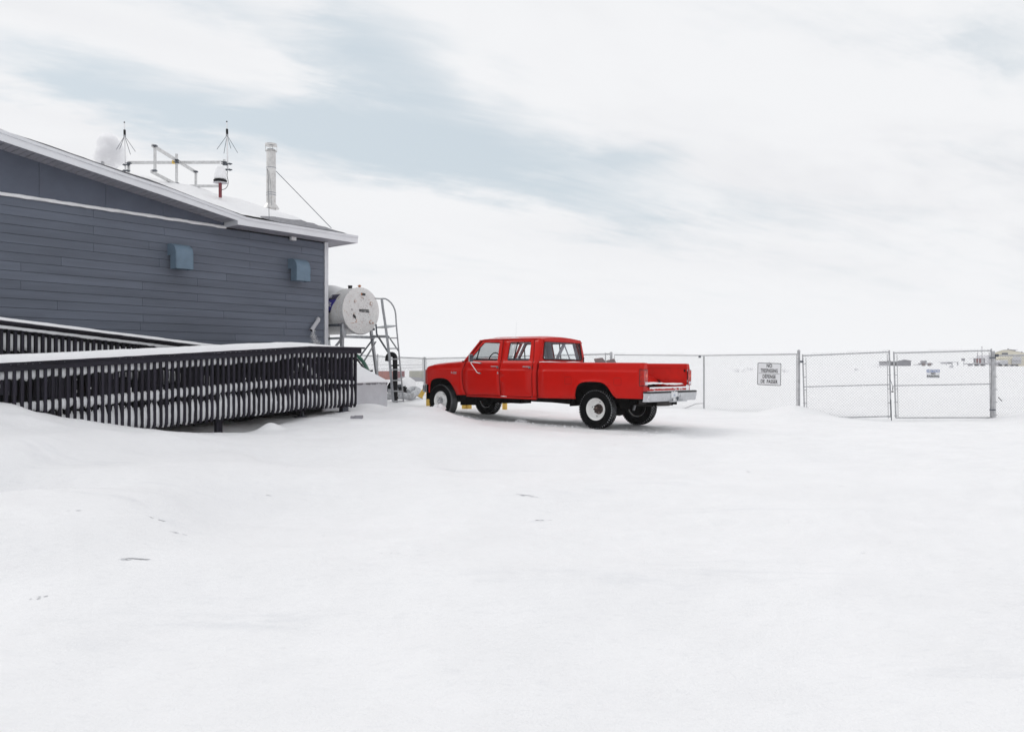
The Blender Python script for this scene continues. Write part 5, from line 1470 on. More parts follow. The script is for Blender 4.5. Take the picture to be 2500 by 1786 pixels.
# wheels
tyre_m = MB().lathe([(.222, .085), (.235, .104), (.27, .118), (.31, .120), (.35, .112), (.374, .100), (.386, .088), (.389, .05), (.389, -.05), (.386, -.088), (.374, -.100), (.35, -.112), (.31, -.120), (.27, -.118), (.235, -.104), (.222, -.085)], (0, 0, 0), (0, 1, 0), 72, cap=False)
tyre_me = tyre_m.mesh('tyre', M['tyre'], 40)
tyre_me.materials.append(M['groove'])
for p in tyre_me.polygons:
    c = p.center
    if math.hypot(c.x, c.z) > .379: p.material_index = 1
m_ = MB()
NB = 46
for row, (yc, w, off, rr0) in enumerate(((.086, .024, 0, .384), (.053, .024, .5, .386), (.018, .024, .2, .386), (-.018, .024, .7, .386), (-.053, .024, 0, .386), (-.086, .024, .5, .384))):
    for k in range(NB):
        a = 2 * math.pi * (k + off) / NB; da = 2 * math.pi / NB * .33
        tw_ = .012 * (1 if (k + row) % 2 else -1)
        r1, r2 = rr0, .4035 - (.004 if row in (0, 5) else 0)
        vs = []
        for r in (r1, r2):
            for aa_, yy in ((a - da, yc - w / 2), (a + da, yc - w / 2 + tw_ * .3), (a + da, yc + w / 2 + tw_ * .3), (a - da, yc + w / 2)):
                vs.append((r * math.cos(aa_), yy, r * math.sin(aa_)))
        if row in (0, 5):
            sg = 1 if row == 0 else -1      # shoulder lugs reach down the sidewall
            vs += [(.366 * math.cos(a - da), sg * .107, .366 * math.sin(a - da)), (.366 * math.cos(a + da), sg * .107, .366 * math.sin(a + da))]
        m_.add(vs[:8], [(3, 2, 1, 0), (4, 5, 6, 7), (0, 1, 5, 4), (1, 2, 6, 5), (2, 3, 7, 6), (3, 0, 4, 7)])
        if row in (0, 5):
            t1, t2 = (7, 6) if row == 0 else (4, 5)
            m_.add([vs[t1], vs[t2], vs[9], vs[8]], [(0, 1, 2, 3)])
tread_me = m_.mesh('tread_blocks', M['tyre'], 0)
def rim_mesh(prof):
    return MB().lathe(prof, (0, 0, 0), (0, 1, 0), 48, cap=False)
lip = [(.222, -.085), (.215, -.07), (.20, -.06), (.198, .03), (.205, .055), (.213, .070), (.222, .082), (.226, .092), (.222, .096), (.214, .090), (.204, .070), (.196, .050), (.188, .035)]
front_rim = rim_mesh(lip + [(.180, .030), (.160, .040), (.135, .062), (.118, .078), (.100, .084), (.075, .080), (.060, .066)]).mesh('rim', M['rim'], 40)
rear_rim = rim_mesh(lip + [(.180, .010), (.165, -.010), (.145, -.025), (.125, -.030), (.105, -.028), (.095, -.020)]).mesh('rim', M['rim'], 40)
def wheel(x, s, front):
    W_ = bpy.data.objects.new('wheel', None); COL.objects.link(W_); W_.parent = T; W_.empty_display_size = .1
    W_.location = (x, s * .81, .417 if front else .402)
    W_.rotation_euler = (0, rng.uniform(0, 3), 0)
    if s < 0: W_.rotation_euler = Euler((0, rng.uniform(0, 3), math.pi))
    if front: W_.rotation_euler.z += R(-3)
    link('tyre', tyre_me, W_)
    t = link('tread_blocks', tread_me, W_)
    link('rim', front_rim if front else rear_rim, W_)
    bd = MB().lathe([(.05, -.12), (.17, -.10), (.212, -.05), (.18, -.03), (.05, -.03)], (0, 0, 0), (0, 1, 0), 32).mesh('brake_drum', M['under'], 40)
    link('brake_drum', bd, W_)
    def wp(n, mb, m, sm=40): part_me = mb.mesh(n, M[m], sm); return link(n, part_me, W_)
    if front:
        wp('hub', MB().lathe([(.062, .02), (.062, .10), (.052, .125), (.045, .128), (.045, .150), (.034, .158), (.001, .158)], (0, 0, 0), (0, 1, 0), 20), 'chrome')
        m_ = MB()
        for k in range(8):
            a = 2 * math.pi * k / 8
            m_.lathe([(.011, .07), (.011, .098), (.001, .10)], (.084 * math.cos(a), 0, .084 * math.sin(a)), (0, 1, 0), 6)
        wp('lug_nuts', m_, 'steeld', 0)
        m_ = MB()
        for k in range(8):
            a = 2 * math.pi * (k + .5) / 8
            m_.lathe([(.012, .0), (.012, .002)], (.118 * math.cos(a), .0765, .118 * math.sin(a)), (0, 1, 0), 10)
        wp('wheel_holes', m_, 'dark', 0)
        m_ = MB()
        for k in range(4):
            a0 = 2 * math.pi * k / 4
            m_.grid([[(r * math.cos(a0 + t), .0385 + (.178 - r) * .6, r * math.sin(a0 + t)) for t in (0, .12, .24, .36, .48)] for r in (.165, .176)])
        wp('wheel_slots', m_, 'dark', 0)
    else:
        wp('hub', MB().lathe([(.105, -.03), (.098, .0), (.075, .012), (.060, .012), (.056, .050), (.045, .060), (.001, .062)], (0, 0, 0), (0, 1, 0), 24), 'hubrust')
        m_ = MB()
        for k in range(8):
            a = 2 * math.pi * k / 8
            m_.lathe([(.012, -.0), (.012, .035), (.001, .038)], (.083 * math.cos(a), 0, .083 * math.sin(a)), (0, 1, 0), 6)
        wp('lug_nuts', m_, 'hubrust', 0)
        m_ = MB()
        for k in range(4):
            a0 = 2 * math.pi * k / 4 + .3
            m_.lathe([(.014, .0), (.014, .002)], (.155 * math.cos(a0), -.0165, .155 * math.sin(a0)), (0, 1, 0), 8)
        wp('wheel_holes', m_, 'dark', 0)
wheel(4.36, 1, True); wheel(4.36, -1, True); wheel(0.0, 1, False); wheel(0.0, -1, False)

# boards leaning in the bed
def b5(a, b, Z): return at(1440 + a / 12.628, 850 + b / 12.628, Z)
for poly, lab in ((((125, 320), (385, 288), (490, 420), (330, 620), (190, 560)), 'brownish board leaning over the truck bed, the left of two'), (((495, 378), (750, 315), (800, 430), (760, 640), (560, 600)), 'brownish board leaning over the truck bed, the right of two')):
    pts = [b5(a, b, 16.75 + (.15 if b > 400 else 0)) for a, b in poly]
    m_ = MB().prism(pts, (.01, .03, 0))
    bo_ = solo('board', m_, 'brown', lab, 'board', 'boards leaning in the truck bed', smooth=0)

# ------------------------------------------------------------------ chain-link fence and gates
def ptop(px, py, Z): return at(px, py, Z)
def chain(name, A, Bp, bot, top, parent, a=.041, r=.0018, over=.035):
    """woven wire between two ground points; bot/top: height functions of t (0..1)"""
    A, Bp = Vector(A).to_2d(), Vector(Bp).to_2d()
    L = (Bp - A).length; n = int(L / a); d = (Bp - A) / L; nn = np.array([-d.y, d.x, 0.0])
    P0 = []; P1 = []
    for i in range(n):
        t = (i + .5) / n
        z1 = top(t) + over; z0 = bot(t)
        k1 = int(math.ceil(z1 / a)); k0 = int(math.floor(z0 / a))
        prev = None
        for k in range(k0, k1 + 1):
            s = (i + ((k + i) % 2)) * a
            sag = .012 * math.sin(3.1 * t * L + k * .05) 
            p = (A.x + d.x * s + nn[0] * sag, A.y + d.y * s + nn[1] * sag, k * a)
            if prev is not None: P0.append(prev); P1.append(p)
            prev = p
    P0 = np.array(P0); P1 = np.array(P1); D = P1 - P0; D /= np.linalg.norm(D, axis=1)[:, None]
    U = np.cross(D, nn[None, :]); U /= np.linalg.norm(U, axis=1)[:, None]; V = np.repeat(nn[None, :], len(U), 0)
    vs = []
    for base in (P0, P1):
        for ang in (90, 210, 330):
            vs.append(base + r * (U * math.cos(R(ang)) + V * math.sin(R(ang))))
    vs = np.stack(vs, 1).reshape(-1, 3)
    k = np.arange(len(P0))[:, None] * 6
    f = np.concatenate([k + np.array([[0, 1, 4, 3]]), k + np.array([[1, 2, 5, 4]]), k + np.array([[2, 0, 3, 5]])])
    inv_ = np.array(FRAME[parent.name].inverted())
    vs = vs @ inv_[:3, :3].T + inv_[:3, 3]
    me = bpy.data.meshes.new(name)
    me.vertices.add(len(vs)); me.vertices.foreach_set('co', vs.ravel())
    me.loops.add(f.size); me.loops.foreach_set('vertex_index', f.ravel().astype(np.int32))
    me.polygons.add(len(f)); me.polygons.foreach_set('loop_start', np.arange(0, f.size, 4, dtype=np.int32))
    me.update(calc_edges=True)
    me.materials.append(M['wire'])
    o = link(name, me, parent); o['kind'] = 'stuff'
    return o

def vpost(parent, px, py, Z, r, name='post', cap=True, dz=-.3):
    p = at(px, py, Z); g = gh(p.x, p.y)
    m_ = MB().tube([(p.x, p.y, g + dz), (p.x, p.y, p.z)], r, 14)
    if cap: m_.lathe([(r * 1.12, -.02), (r * 1.12, .005), (r * .7, .03), (.002, .04)], p, n=14)
    return part(name, m_, 'fence', parent, 50, True)
def rail(parent, a, b, r=.017, name='top_rail'): return part(name, MB().tube([a, b], r, 10), 'fence', parent, 50, True)
def tension(parent, px, py, Z, zbot=None, n=5, lean=0.0, band=.10):
    p = at(px, py, Z); g = gh(p.x, p.y) - .05 if zbot is None else zbot
    o = part('tension_bar', MB().tube([(p.x + lean, p.y, g), (p.x, p.y, p.z)], .0085, 6), 'fence', parent, 50, True)
    m_ = MB()
    for k in range(n):
        z = g + (p.z - g) * (k + .35) / n
        m_.box(p.x - band, p.x + .025, p.y - .03, p.y - .02, z - .012, z + .012)
    part('tension_band', m_, 'fence', o, 0, True)['kind'] = 'stuff'

pA, pB = at(1492, 860, 27.2), at(1950, 857, 21.5)
F1 = thing('chain_link_fence', 'silver chain-link fence section carrying the no trespassing sign', 'fence', (pA.x, pA.y, gh(pA.x, pA.y)))
vpost(F1, 1492, 861, 27.2, .046); vpost(F1, 1950, 856.5, 21.5, .040)
p = at(1718.5, 868, 24.0); g = gh(p.x, p.y)
part('post', MB().tube([(p.x, p.y, g - .3), (p.x, p.y, p.z - .02)], .026, 12), 'fence', F1, 50, True)
rail(F1, at(1500, 866, 27.1), at(1718, 867.5, 24.0)); rail(F1, at(1718, 867.5, 24.0), at(1946, 864.3, 21.55))
rail(F1, at(1478, 861, 27.4), at(1478, 900, 27.4), .018, 'tie_post')
zt = lambda t: 1.6 + (893 - (866 - 1.5 * t + (2.2 * math.sin(math.pi * t)))) / FPX * (27.2 - 5.7 * t)
chain('chain_link', pA, pB, lambda t: gh(pA.x + (pB.x - pA.x) * t, pA.y + (pB.y - pA.y) * t) - .06, zt, F1)
tension(F1, 1944.5, 866, 21.55, band=-.09); tension(F1, 1500, 868, 27.1)
part('tension_wire', MB().tube([at(1600, 1004, 25.6), at(1670, 997, 24.7), at(1700, 985, 24.3), at(1718, 984, 24.0)], .012, 6), 'fence', F1, 50, True)
part('rail_clamp', MB().box(at(1706, 872, 24.1).x, at(1711, 872, 24.1).x, 24.08, 24.14, at(0, 873, 24.1).z, at(0, 868, 24.1).z), 'steeld', F1, 0, True)

def gate(name, pxl, ytl, pxr, ytr, ybl, ybr, yml, ymr, Zl, Zr, label, hinge_left):
    a, b = at(pxl, ytl, Zl), at(pxr, ytr, Zr); c, d = at(pxl + 5, ybl, Zl), at(pxr + (4 if hinge_left else 0), ybr, Zr)
    G = thing(name, label, 'gate', c, (0, 0, 0), 'chain-link gate leaves')
    part('frame_upright', MB().tube([c, a + Vector((0, 0, .04))], .020, 10), 'fence', G, 50, True)
    part('frame_upright', MB().tube([d, b + Vector((0, 0, .05))], .020, 10), 'fence', G, 50, True)
    rail(G, a, b, .018, 'frame_top'); rail(G, c, d, .017, 'frame_bottom')
    rail(G, at(pxl + 2, yml, Zl), at(pxr + 1, ymr, Zr), .014, 'frame_middle')
    chain('chain_link', (a + c) / 2, (b + d) / 2, lambda t: c.z + (d.z - c.z) * t + .01, lambda t: a.z + (b.z - a.z) * t, G)
    for px, Z, yt, bd in ((pxl + 8, Zl, ytl + 4, .09), (pxr - 5, Zr, ytr + 4, -.09)):
        e = at(px, yt, Z)
        o = part('tension_bar', MB().tube([(e.x + .03, e.y, c.z + .02), e], .0085, 6), 'fence', G, 50, True)
        m_ = MB()
        for k in range(5):
            z = c.z + .06 + (e.z - c.z - .1) * k / 4.4
            m_.box(min(e.x, e.x - bd), max(e.x, e.x - bd), e.y - .03, e.y - .022, z - .011, z + .011)
        part('tension_band', m_, 'fence', o, 0, True)['kind'] = 'stuff'
    return G
GL = gate('gate_leaf', 1959.5, 868, 2171, 859, 1021, 1016, 944, 938.5, 21.4, 21.15, 'left gate leaf of chain-link, its lower rail drifted under', True)
GR = gate('gate_leaf', 2182, 861.5, 2420, 855.5, 1019.5, 1019, 941, 937, 21.15, 20.85, 'right gate leaf of chain-link carrying the no parking notice', False)
part('drop_rod', MB().tube([at(2175, 975, 21.1), at(2176.5, 1027, 21.1)], .012, 8), 'steeld', GL, 50, True)
part('hinge', MB().box(at(1954, 0, 21.4).x, at(1960, 0, 21.4).x, 21.36, 21.42, at(0, 885, 21.4).z, at(0, 880, 21.4).z), 'steeld', GL, 0, True)
CN = thing('padlock_chain', 'short chain with a black padlock joining the two gate leaves', 'padlock', at(2178.5, 957, 21.08))
part('padlock', MB().beam(at(2176.8, 955.5, 21.05), at(2181, 955.5, 21.05), .03, .034), 'black', CN, 0, True)
part('chain', MB().tube([at(2172, 925, 21.1), at(2176, 932, 21.06), at(2179, 942, 21.06), at(2179, 952, 21.06)], .007, 5).tube([at(2180, 952, 21.06), at(2181, 942, 21.1), at(2186, 940, 21.1)], .007, 5), 'steeld', CN, 50, True)
# right-hand end of the fence
pC, pD = at(2424, 855, 20.8), at(2760, 862, 21.6)
F2 = thing('chain_link_fence', 'silver chain-link fence running off from the thick post right of the gates', 'fence', (pC.x, pC.y, gh(pC.x, pC.y)))
vpost(F2, 2425, 856.5, 20.8, .040, cap=False)
rail(F2, at(2430, 867.5, 20.85), at(2760, 864, 21.6), .022)
chain('chain_link', at(2432, 0, 20.85), at(2760, 0, 21.6), lambda t: gh(*at(2432 + 328 * t, 893, 20.85 + .75 * t).to_2d()) - .06, lambda t: 1.6 + (893 - (867.5 - 3.5 * t)) / FPX * (20.85 + .75 * t) - .04, F2)
tension(F2, 2431, 868, 20.82, band=.08)
for py in (873, 1000):
    c = at(2422, py, 20.75); part('hinge', MB().box(c.x - .08, c.x + .07, c.y - .04, c.y - .01, c.z - .018, c.z + .018), 'steeld', F2, 0, True)
part('top_clamp', MB().box(at(2429, 0, 20.8).x, at(2436, 0, 20.8).x, 20.76, 20.84, at(0, 871, 20.8).z, at(0, 864, 20.8).z), 'steeld', F2, 0, True)
vpost(F2, 2760, 858, 21.6, .045)
# receding sections behind the truck and behind the tank
pE = at(1036.5, 872, 38)
F3 = thing('chain_link_fence', 'far chain-link fence receding behind the red truck', 'fence', (pE.x, pE.y, gh(pE.x, pE.y)))
vpost(F3, 1036.5, 872.5, 38, .052)
rail(F3, at(1039, 875.5, 38), at(1490, 864, 27.3), .024)
pF = at(1492, 860, 27.2)
ge, gf = gh(pE.x, pE.y), gh(pF.x, pF.y)
def lin2(p, q, t): return p.x + (q.x - p.x) * t, p.y + (q.y - p.y) * t
hz = [gh(*lin2(pE, pF, t / 20)) for t in range(21)]
chain('chain_link', pE, pF, lambda t: hz[int(t * 20)] - .05, lambda t: (1.6 + 17.5 / FPX * 38) * (1 - t) + (1.6 + 29 / FPX * 27.3) * t, F3, .045, .0026)
rail(F3, (at(1041.5, 876, 37.9)), Vector((at(1041.5, 876, 37.9).x, 37.9, ge + .3)), .010, 'tension_bar')
rail(F3, (at(1031.5, 876, 38)), Vector((at(1031.5, 876, 38).x, 38, ge + .3)), .010, 'tension_bar')
pG = at(820, 862, 29)
F4 = thing('chain_link_fence', 'far chain-link fence running behind the tank ladder', 'fence', (pG.x, pG.y, gh(pG.x, pG.y)))
rail(F4, at(1034, 875, 38), at(820, 864.5, 29), .024)
hz2 = [gh(*lin2(pG, pE, t / 20)) for t in range(21)]
chain('chain_link', pG, pE, lambda t: hz2[int(t * 20)] - .05, lambda t: (1.6 + 27.5 / FPX * 29) * (1 - t) + (1.6 + 17.5 / FPX * 38) * t, F4, .045, .0026)
rail(F4, at(1030, 896, 38), at(820, 905, 29), .008, 'strand')
rail(F4, at(1030, 891, 38), at(820, 889, 29), .008, 'strand')
vpost(F4, 922, 866, 32.6, .03)

# signs
def sign(name, px, py, Z, w, h, tilt, label, face='signface', border=True):
    c = at(px, py, Z)
    Sg = thing(name, label, 'sign', c - Vector((0, 0, h / 2)), (0, 0, 0))
    ang = math.atan2(pB.y - pA.y, pB.x - pA.x) if name == 'no_trespassing_sign' else math.atan2(20.85 - 21.15, 4)
    Mx = Matrix.Translation(Vector((0, 0, h / 2))) @ Matrix.Rotation(ang, 4, 'Z') @ Matrix.Rotation(R(90), 4, 'X') @ Matrix.Rotation(R(tilt), 4, 'Z')
    def flat(pts, z0, z1, m, nm):
        mb = MB().prism([Vector((x, y, z0)) for x, y in pts], (0, 0, z1 - z0)); mb.xf(Mx); return part(nm, mb, m, Sg, 0)
    R4 = [(-w / 2, -h / 2), (w / 2, -h / 2), (w / 2, h / 2), (-w / 2, h / 2)]
    flat(rounded(R4, .035 if border else .004), 0, .004, face, 'plate')
    return Sg, Mx, flat
def frame(flat, w, h, t, r, m, nm, z0, z1):
    o_ = rounded([(-w / 2, -h / 2), (w / 2, -h / 2), (w / 2, h / 2), (-w / 2, h / 2)], r, 5); i_ = rounded([(-w / 2 + t, -h / 2 + t), (w / 2 - t, -h / 2 + t), (w / 2 - t, h / 2 - t), (-w / 2 + t, h / 2 - t)], r * .7, 5)
    return o_, i_
Zs = 22.10
w_, h_ = 57.0 / FPX * Zs / .80, 53.5 / FPX * Zs
w_ = 57.0 / FPX * Zs * 1.13
Sg, Mx, flat = sign('no_trespassing_sign', 1878, 913, Zs, w_, h_, -1.5, 'white square sign reading NO TRESPASSING hung on the chain-link fence')
o_, i_ = frame(flat, w_ + .012, h_ + .012, .016, .045, 'ink', 'border', .004, .006)
mb = MB(); n_ = len(o_)
v_ = [Vector((x, y, .0065)) for x, y in o_] + [Vector((x, y, .0065)) for x, y in i_]
mb.add(v_, [(i, (i + 1) % n_, n_ + (i + 1) % n_, n_ + i) for i in range(n_)]); mb.xf(Mx); part('border', mb, 'ink', Sg, 0)
def line(s_, y, size, sx, m='ink', Sg_=None, Mx_=None, bold=.006, z=.006, x=0):
    text('lettering', s_, size, (Mx_ or Mx) @ Matrix.Translation((x, y, z)), m, Sg_ or Sg, sx, .0006, 1.05, bold)
line('NO', .235, .145, .78, bold=.003); line('TRESPASSING', .095, .148, .60, bold=.003)
flat([(-w_ * .45, .014), (w_ * .45, .014), (w_ * .45, .022), (-w_ * .45, .022)], .004, .0055, 'ink', 'divider')
line('DÉFENSE', -.075, .142, .74, bold=.003); line('DE  PASSER', -.215, .142, .74, bold=.003)
c = at(1878, 883, Zs - .02); part('sign_wire', MB().tube([c, c - Vector((0, 0, .05))], .006, 5), 'steeld', Sg, 0, True)
Zs = 21.0
w2, h2 = 31 / FPX * Zs, 21.5 / FPX * Zs
Sg2, Mx2, flat2 = sign('no_parking_sign', 2278, 912, Zs, w2, h2, 0, 'small white notice reading NO PARKING on the right gate leaf', 'signface', False)
flat2([(-w2 / 2 + .004, h2 / 2 - .075), (w2 / 2 - .004, h2 / 2 - .075), (w2 / 2 - .004, h2 / 2 - .004), (-w2 / 2 + .004, h2 / 2 - .004)], .004, .0052, 'blueink', 'blue_band')
line('NOTICE', h2 / 2 - .040, .070, 1.15, 'signface', Sg2, Mx2, .004, .007)
line('NO', .002, .075, 1.0, 'ink', Sg2, Mx2, .003)
line('PARKING', -.070, .075, 1.0, 'ink', Sg2, Mx2, .003)
# black stick caught in the mesh right of the gates
q1, q2 = at(2437.5, 969.5, 20.75), at(2446.5, 979, 20.75)
solo('stick', MB().tube([q1, q1.lerp(q2, .15), q2], [.016, .010, .008], 8), 'black', 'short black rod caught in the fence right of the thick gate post', 'rod', smooth=50)

# ------------------------------------------------------------------ far across the snow
def far_thing(name, label, cat, px, Z, group=None, yb=None):
    g = at(px, 893, Z); z = gh(g.x, Z) if yb is None else at(px, yb, Z).z
    return thing(name, label, cat, (g.x, Z, z), (0, 0, 0), group)
def fbox(n, parent, x0, x1, yt, yb, Z, depth, m):
    a, b = at(x0, yt, Z), at(x1, yb, Z)
    return part(n, MB().box(a.x, b.x, Z, Z + depth, b.z, a.z), m, parent, 0, True)
# shipping containers, left
def container(name, label, p0, p1, pm, ytl, ytm, ytr, yb, Z, mats, ribs, group='shipping containers beyond the fence'):
    c = thing(name, label, 'container', at((p0 + p1) / 2, yb, Z), (0, 0, 0), group)
    a, b, m_ = at(p0, yb, Z + 1.5), at(pm, yb, Z), at(p1, yb, Z + 1.2)
    zt_ = at(0, ytm, Z).z
    H = zt_ - b.z
    a.z = m_.z = b.z
    for nm, q, r_, mm in (('side_wall', a, b, mats[0]), ('end_wall', b, m_, mats[1])):
        d = (r_ - q); n = ribs if nm == 'side_wall' else max(2, ribs // 3); rows = [[], []]
        off = Vector((d.y, -d.x, 0)).normalized() * -.12
        for k in range(n):
            for t, o_ in ((0, 0), (.4, 0), (.5, 1), (.9, 1)):
                pp = q + d * ((k + t) / n) + off * o_
                rows[0].append(pp); rows[1].append(pp + Vector((0, 0, H)))
        rows[0].append(r_); rows[1].append(r_ + Vector((0, 0, H)))
        part(nm, MB().grid(rows), mm, c, 0, True)
    part('roof', MB().prism([p + Vector((0, 0, H)) for p in (a, b, m_, a + m_ - b)], (0, 0, .06)), mats[1], c, 0, True)
    part('snow_on_roof', MB().prism([p + Vector((0, 0, H + .065)) for p in (a, b, m_, a + m_ - b)], (0, 0, .12)), 'snow', c, 0, True)
    part('back_walls', MB().prism([a, a + m_ - b, m_], (0, 0, H)), mats[1], c, 0, True)
    return c
container('shipping_container', 'faded red shipping container standing far beyond the ladder', 920.5, 988, 969, 907, 906.5, 906, 936, 150, ('contred', 'contred2'), 16)
container('shipping_container', 'weathered beige shipping container beyond the fence by the truck nose', 999, 1068, 1066, 908, 906, 906, 934, 140, ('contbeige', 'contbeige'), 14)
v, f = lump(at(1002, 931, 120), 2.6, (1, .8, .3), 2, .3, 5); solo('debris_heap', MB().add(v, f), 'grey', 'dark low debris in the snow between the two far containers', 'debris', smooth=40)

# pale yellow hangar on the right
ZH = 260
HG = far_thing('hangar', 'pale yellow gabled hangar far behind the gates at the right edge', 'building', 2470, ZH)
g_ = gh(at(2470, 893, ZH).x, ZH)
def hp_(px, py, d=0):
    q = at(px, py, ZH); k = Vector((q.x, q.y, 0)).normalized(); return q + k * d
prof = [(2424, 896), (2424, 863), (2436, 858.5), (2450, 854.2), (2464, 853.8), (2484, 858), (2512, 864), (2512, 896)]
part('gable_wall', MB().prism([hp_(a, b) for a, b in prof], (0, .4, 0)), 'hangar', HG, 0, True)
m_ = MB()
for (a, b), (c, d) in zip(prof[1:-1], prof[2:-1]): m_.add([hp_(a, b - .4, -.3), hp_(c, d - .4, -.3), hp_(c, d - .4, 30), hp_(a, b - .4, 30)], [(0, 1, 2, 3)])
part('roof', m_, 'grey', HG, 0, True)
part('side_wall', MB().add([hp_(2424, 863, .4), hp_(2424, 896, .4), hp_(2424, 896, 30), hp_(2424, 863, 30)], [(0, 1, 2, 3)]).add([hp_(2512, 864, .4), hp_(2512, 896, .4), hp_(2512, 896, 30), hp_(2512, 864, 30)], [(0, 1, 2, 3)]), 'hangar', HG, 0, True)
for k in range(3):
    w = fbox('window', HG, 2447.3 + 4.9 * k, 2451 + 4.9 * k, 861.2, 865.4, ZH - .25, .2, 'window')
    fbox('window_frame', w, 2446.9 + 4.9 * k, 2451.5 + 4.9 * k, 860.8, 861.1, ZH - .3, .2, 'lgrey')
fbox('hangar_door', HG, 2471, 2494, 870, 888, ZH - .3, .2, 'lgrey')
for k in range(6): fbox('door_light', HG, 2474 + 3.2 * k, 2476.2 + 3.2 * k, 880, 881, ZH - .5, .15, 'grey')
fbox('lean_to_roof', HG, 2441, 2472, 867, 875.5, ZH - 4, 4, 'hangar')
for k, (px, py, h) in enumerate(((2462.5, 853.5, 3), (2467.5, 853.7, 1.5), (2471, 854.3, 1.5), (2474.5, 855, 1.5), (2496, 860, 2))):
    fbox('roof_vent', HG, px - .6, px + .6, py - h, py, ZH + 3, .6, 'grey')
fbox('roof_unit', HG, 2478, 2485, 853, 854.2, ZH + 3, 1, 'lgrey'); fbox('roof_unit', HG, 2477, 2479.5, 854.2, 857, ZH + 3, 1, 'grey')
fbox('side_annex', HG, 2411, 2418, 866.5, 890, ZH - 10, 6, 'lgrey')
bt = far_thing('box_trailer', 'pale blue-grey box trailer parked before the yellow hangar', 'trailer', 2450, 235)
fbox('cargo_box', bt, 2441, 2461, 880, 891.5, 235, 5, 'lgrey'); fbox('cab', bt, 2436.5, 2440.8, 885, 892.5, 235, 4, 'grey'); fbox('snow_on_roof', bt, 2441, 2461, 878.6, 879.95, 235, 5, 'snow')
for px in (2443, 2458): part('wheel', MB().lathe([(.5, 0), (.5, .4)], at(px, 892.6, 234.6), (0, 1, 0), 12), 'black', bt, 0, True)
cr = far_thing('parked_car', 'dark low car half covered by snow in front of the hangar', 'car', 2478, 230)
part('body', MB().prism([at(px, py, 230) for px, py in ((2468, 892.5), (2468, 890.6), (2472, 889.2), (2481, 889.2), (2486, 890.8), (2487, 892.5))], (0, 1.8, 0)), 'grey', cr, 0, True)
part('windows', MB().prism([at(px, py, 229.9) for px, py in ((2471.5, 890.6), (2473, 889.5), (2480, 889.5), (2483, 890.6))], (0, .08, 0)), 'window', cr, 0, True)
for px in (2471, 2483.5): part('wheel', MB().lathe([(.35, 0), (.35, .3)], at(px, 892.6, 229.8), (0, 1, 0), 10), 'black', cr, 0, True)
# red and white striped tank skid
sk = far_thing('striped_tank_skid', 'red and white striped tanks on a low skid left of the hangar', 'tank skid', 2391, 200)
for k, (a, b, m_n) in enumerate(((2377, 2381, 'grey'), (2381, 2383.5, 'white'), (2383.5, 2387, 'contred2'), (2387, 2390.5, 'white'), (2390.5, 2394, 'contred2'), (2394, 2398, 'lgrey'), (2398, 2401, 'white'), (2401, 2404.5, 'grey'))):
    part('tank_panel', MB().lathe([((at(b, 0, 200).x - at(a, 0, 200).x) / 2, 0), ((at(b, 0, 200).x - at(a, 0, 200).x) / 2, (886 - 875) / FPX * 200)], Vector((at((a + b) / 2, 0, 200).x, 200, at(0, 886, 200).z)), n=10), m_n, sk, 40, True)
fbox('skid_deck', sk, 2368, 2411, 887, 889, 199, 3, 'grey'); fbox('snow_on_tanks', sk, 2377, 2404, 874.2, 874.95, 199.5, 2, 'grey')
for px in (2374, 2390, 2405): fbox('skid_leg', sk, px, px + 1.5, 889.1, 893, 199, 2, 'lgrey')
for px, yt, xb in ((2386.5, 861, 0), (2397.5, 845.5, 1)):
    u = far_thing('utility_pole', 'tall thin pole with crossbar rising above the right gate' if xb else 'shorter thin pole rising behind the striped tanks', 'pole', px, 205, 'thin poles beyond the gates')
    part('pole', MB().tube([at(px, 890, 205), at(px, yt, 205)], .07, 6), 'grey', u, 50, True)
    part('crossbar', MB().beam(at(px - (2.6 if xb else 1), yt + 1.8, 205), at(px + (1.2 if xb else .8), yt + 1.8, 205), .08, .1), 'grey', u, 0, True)
# grey shed with long white side
ZS = 190
sh = far_thing('grey_shed', 'dark grey gabled shed with a long pale side beyond the gates', 'shed', 2210, ZS)
def sp_(px, py, d=0): q = at(px, py, ZS); q.y += d; return q
part('gable_wall', MB().prism([sp_(a, b) for a, b in ((2191, 893), (2191, 881.3), (2207, 878.3), (2224, 881), (2224, 893))], (0, .4, 0)), 'grey', sh, 0, True)
part('side_wall', MB().add([sp_(2224, 893, .4), sp_(2224, 881, .4), sp_(2249, 881.6, 22), sp_(2249, 892, 22)], [(0, 1, 2, 3)]), 'lgrey', sh, 0, True)
part('roof', MB().add([sp_(2207, 878.2, -.2), sp_(2224.5, 880.8, -.2), sp_(2250, 881.2, 22), sp_(2232, 878.4, 22)], [(0, 1, 2, 3)]).add([sp_(2190.5, 881.2, -.2), sp_(2207, 878.2, -.2), sp_(2232, 878.4, 22), sp_(2215, 880.5, 22)], [(0, 1, 2, 3)]), 'snow', sh, 0, True)
part('roof_edge', MB().beam(sp_(2190.5, 881.1, -.3), sp_(2207, 878.1, -.3), .1, .12).beam(sp_(2207, 878.1, -.3), sp_(2224.5, 880.7, -.3), .1, .12).beam(sp_(2224.5, 880.9, -.1), sp_(2250, 881.4, 22), .1, .10), 'grey', sh, 0, True)
s2 = far_thing('low_shed', 'small low grey hut just left of the gabled shed', 'shed', 2182, 195)
part('wall', MB().prism([at(px, py, 195) for px, py in ((2174, 892), (2174, 886.5), (2178, 884.2), (2187, 884.2), (2190, 887), (2190, 892))], (0, 5, 0)), 'grey', s2, 0, True)
ld = far_thing('wheel_loader', 'small snow-caked loader parked beside the grey shed', 'loader', 2262, 180)
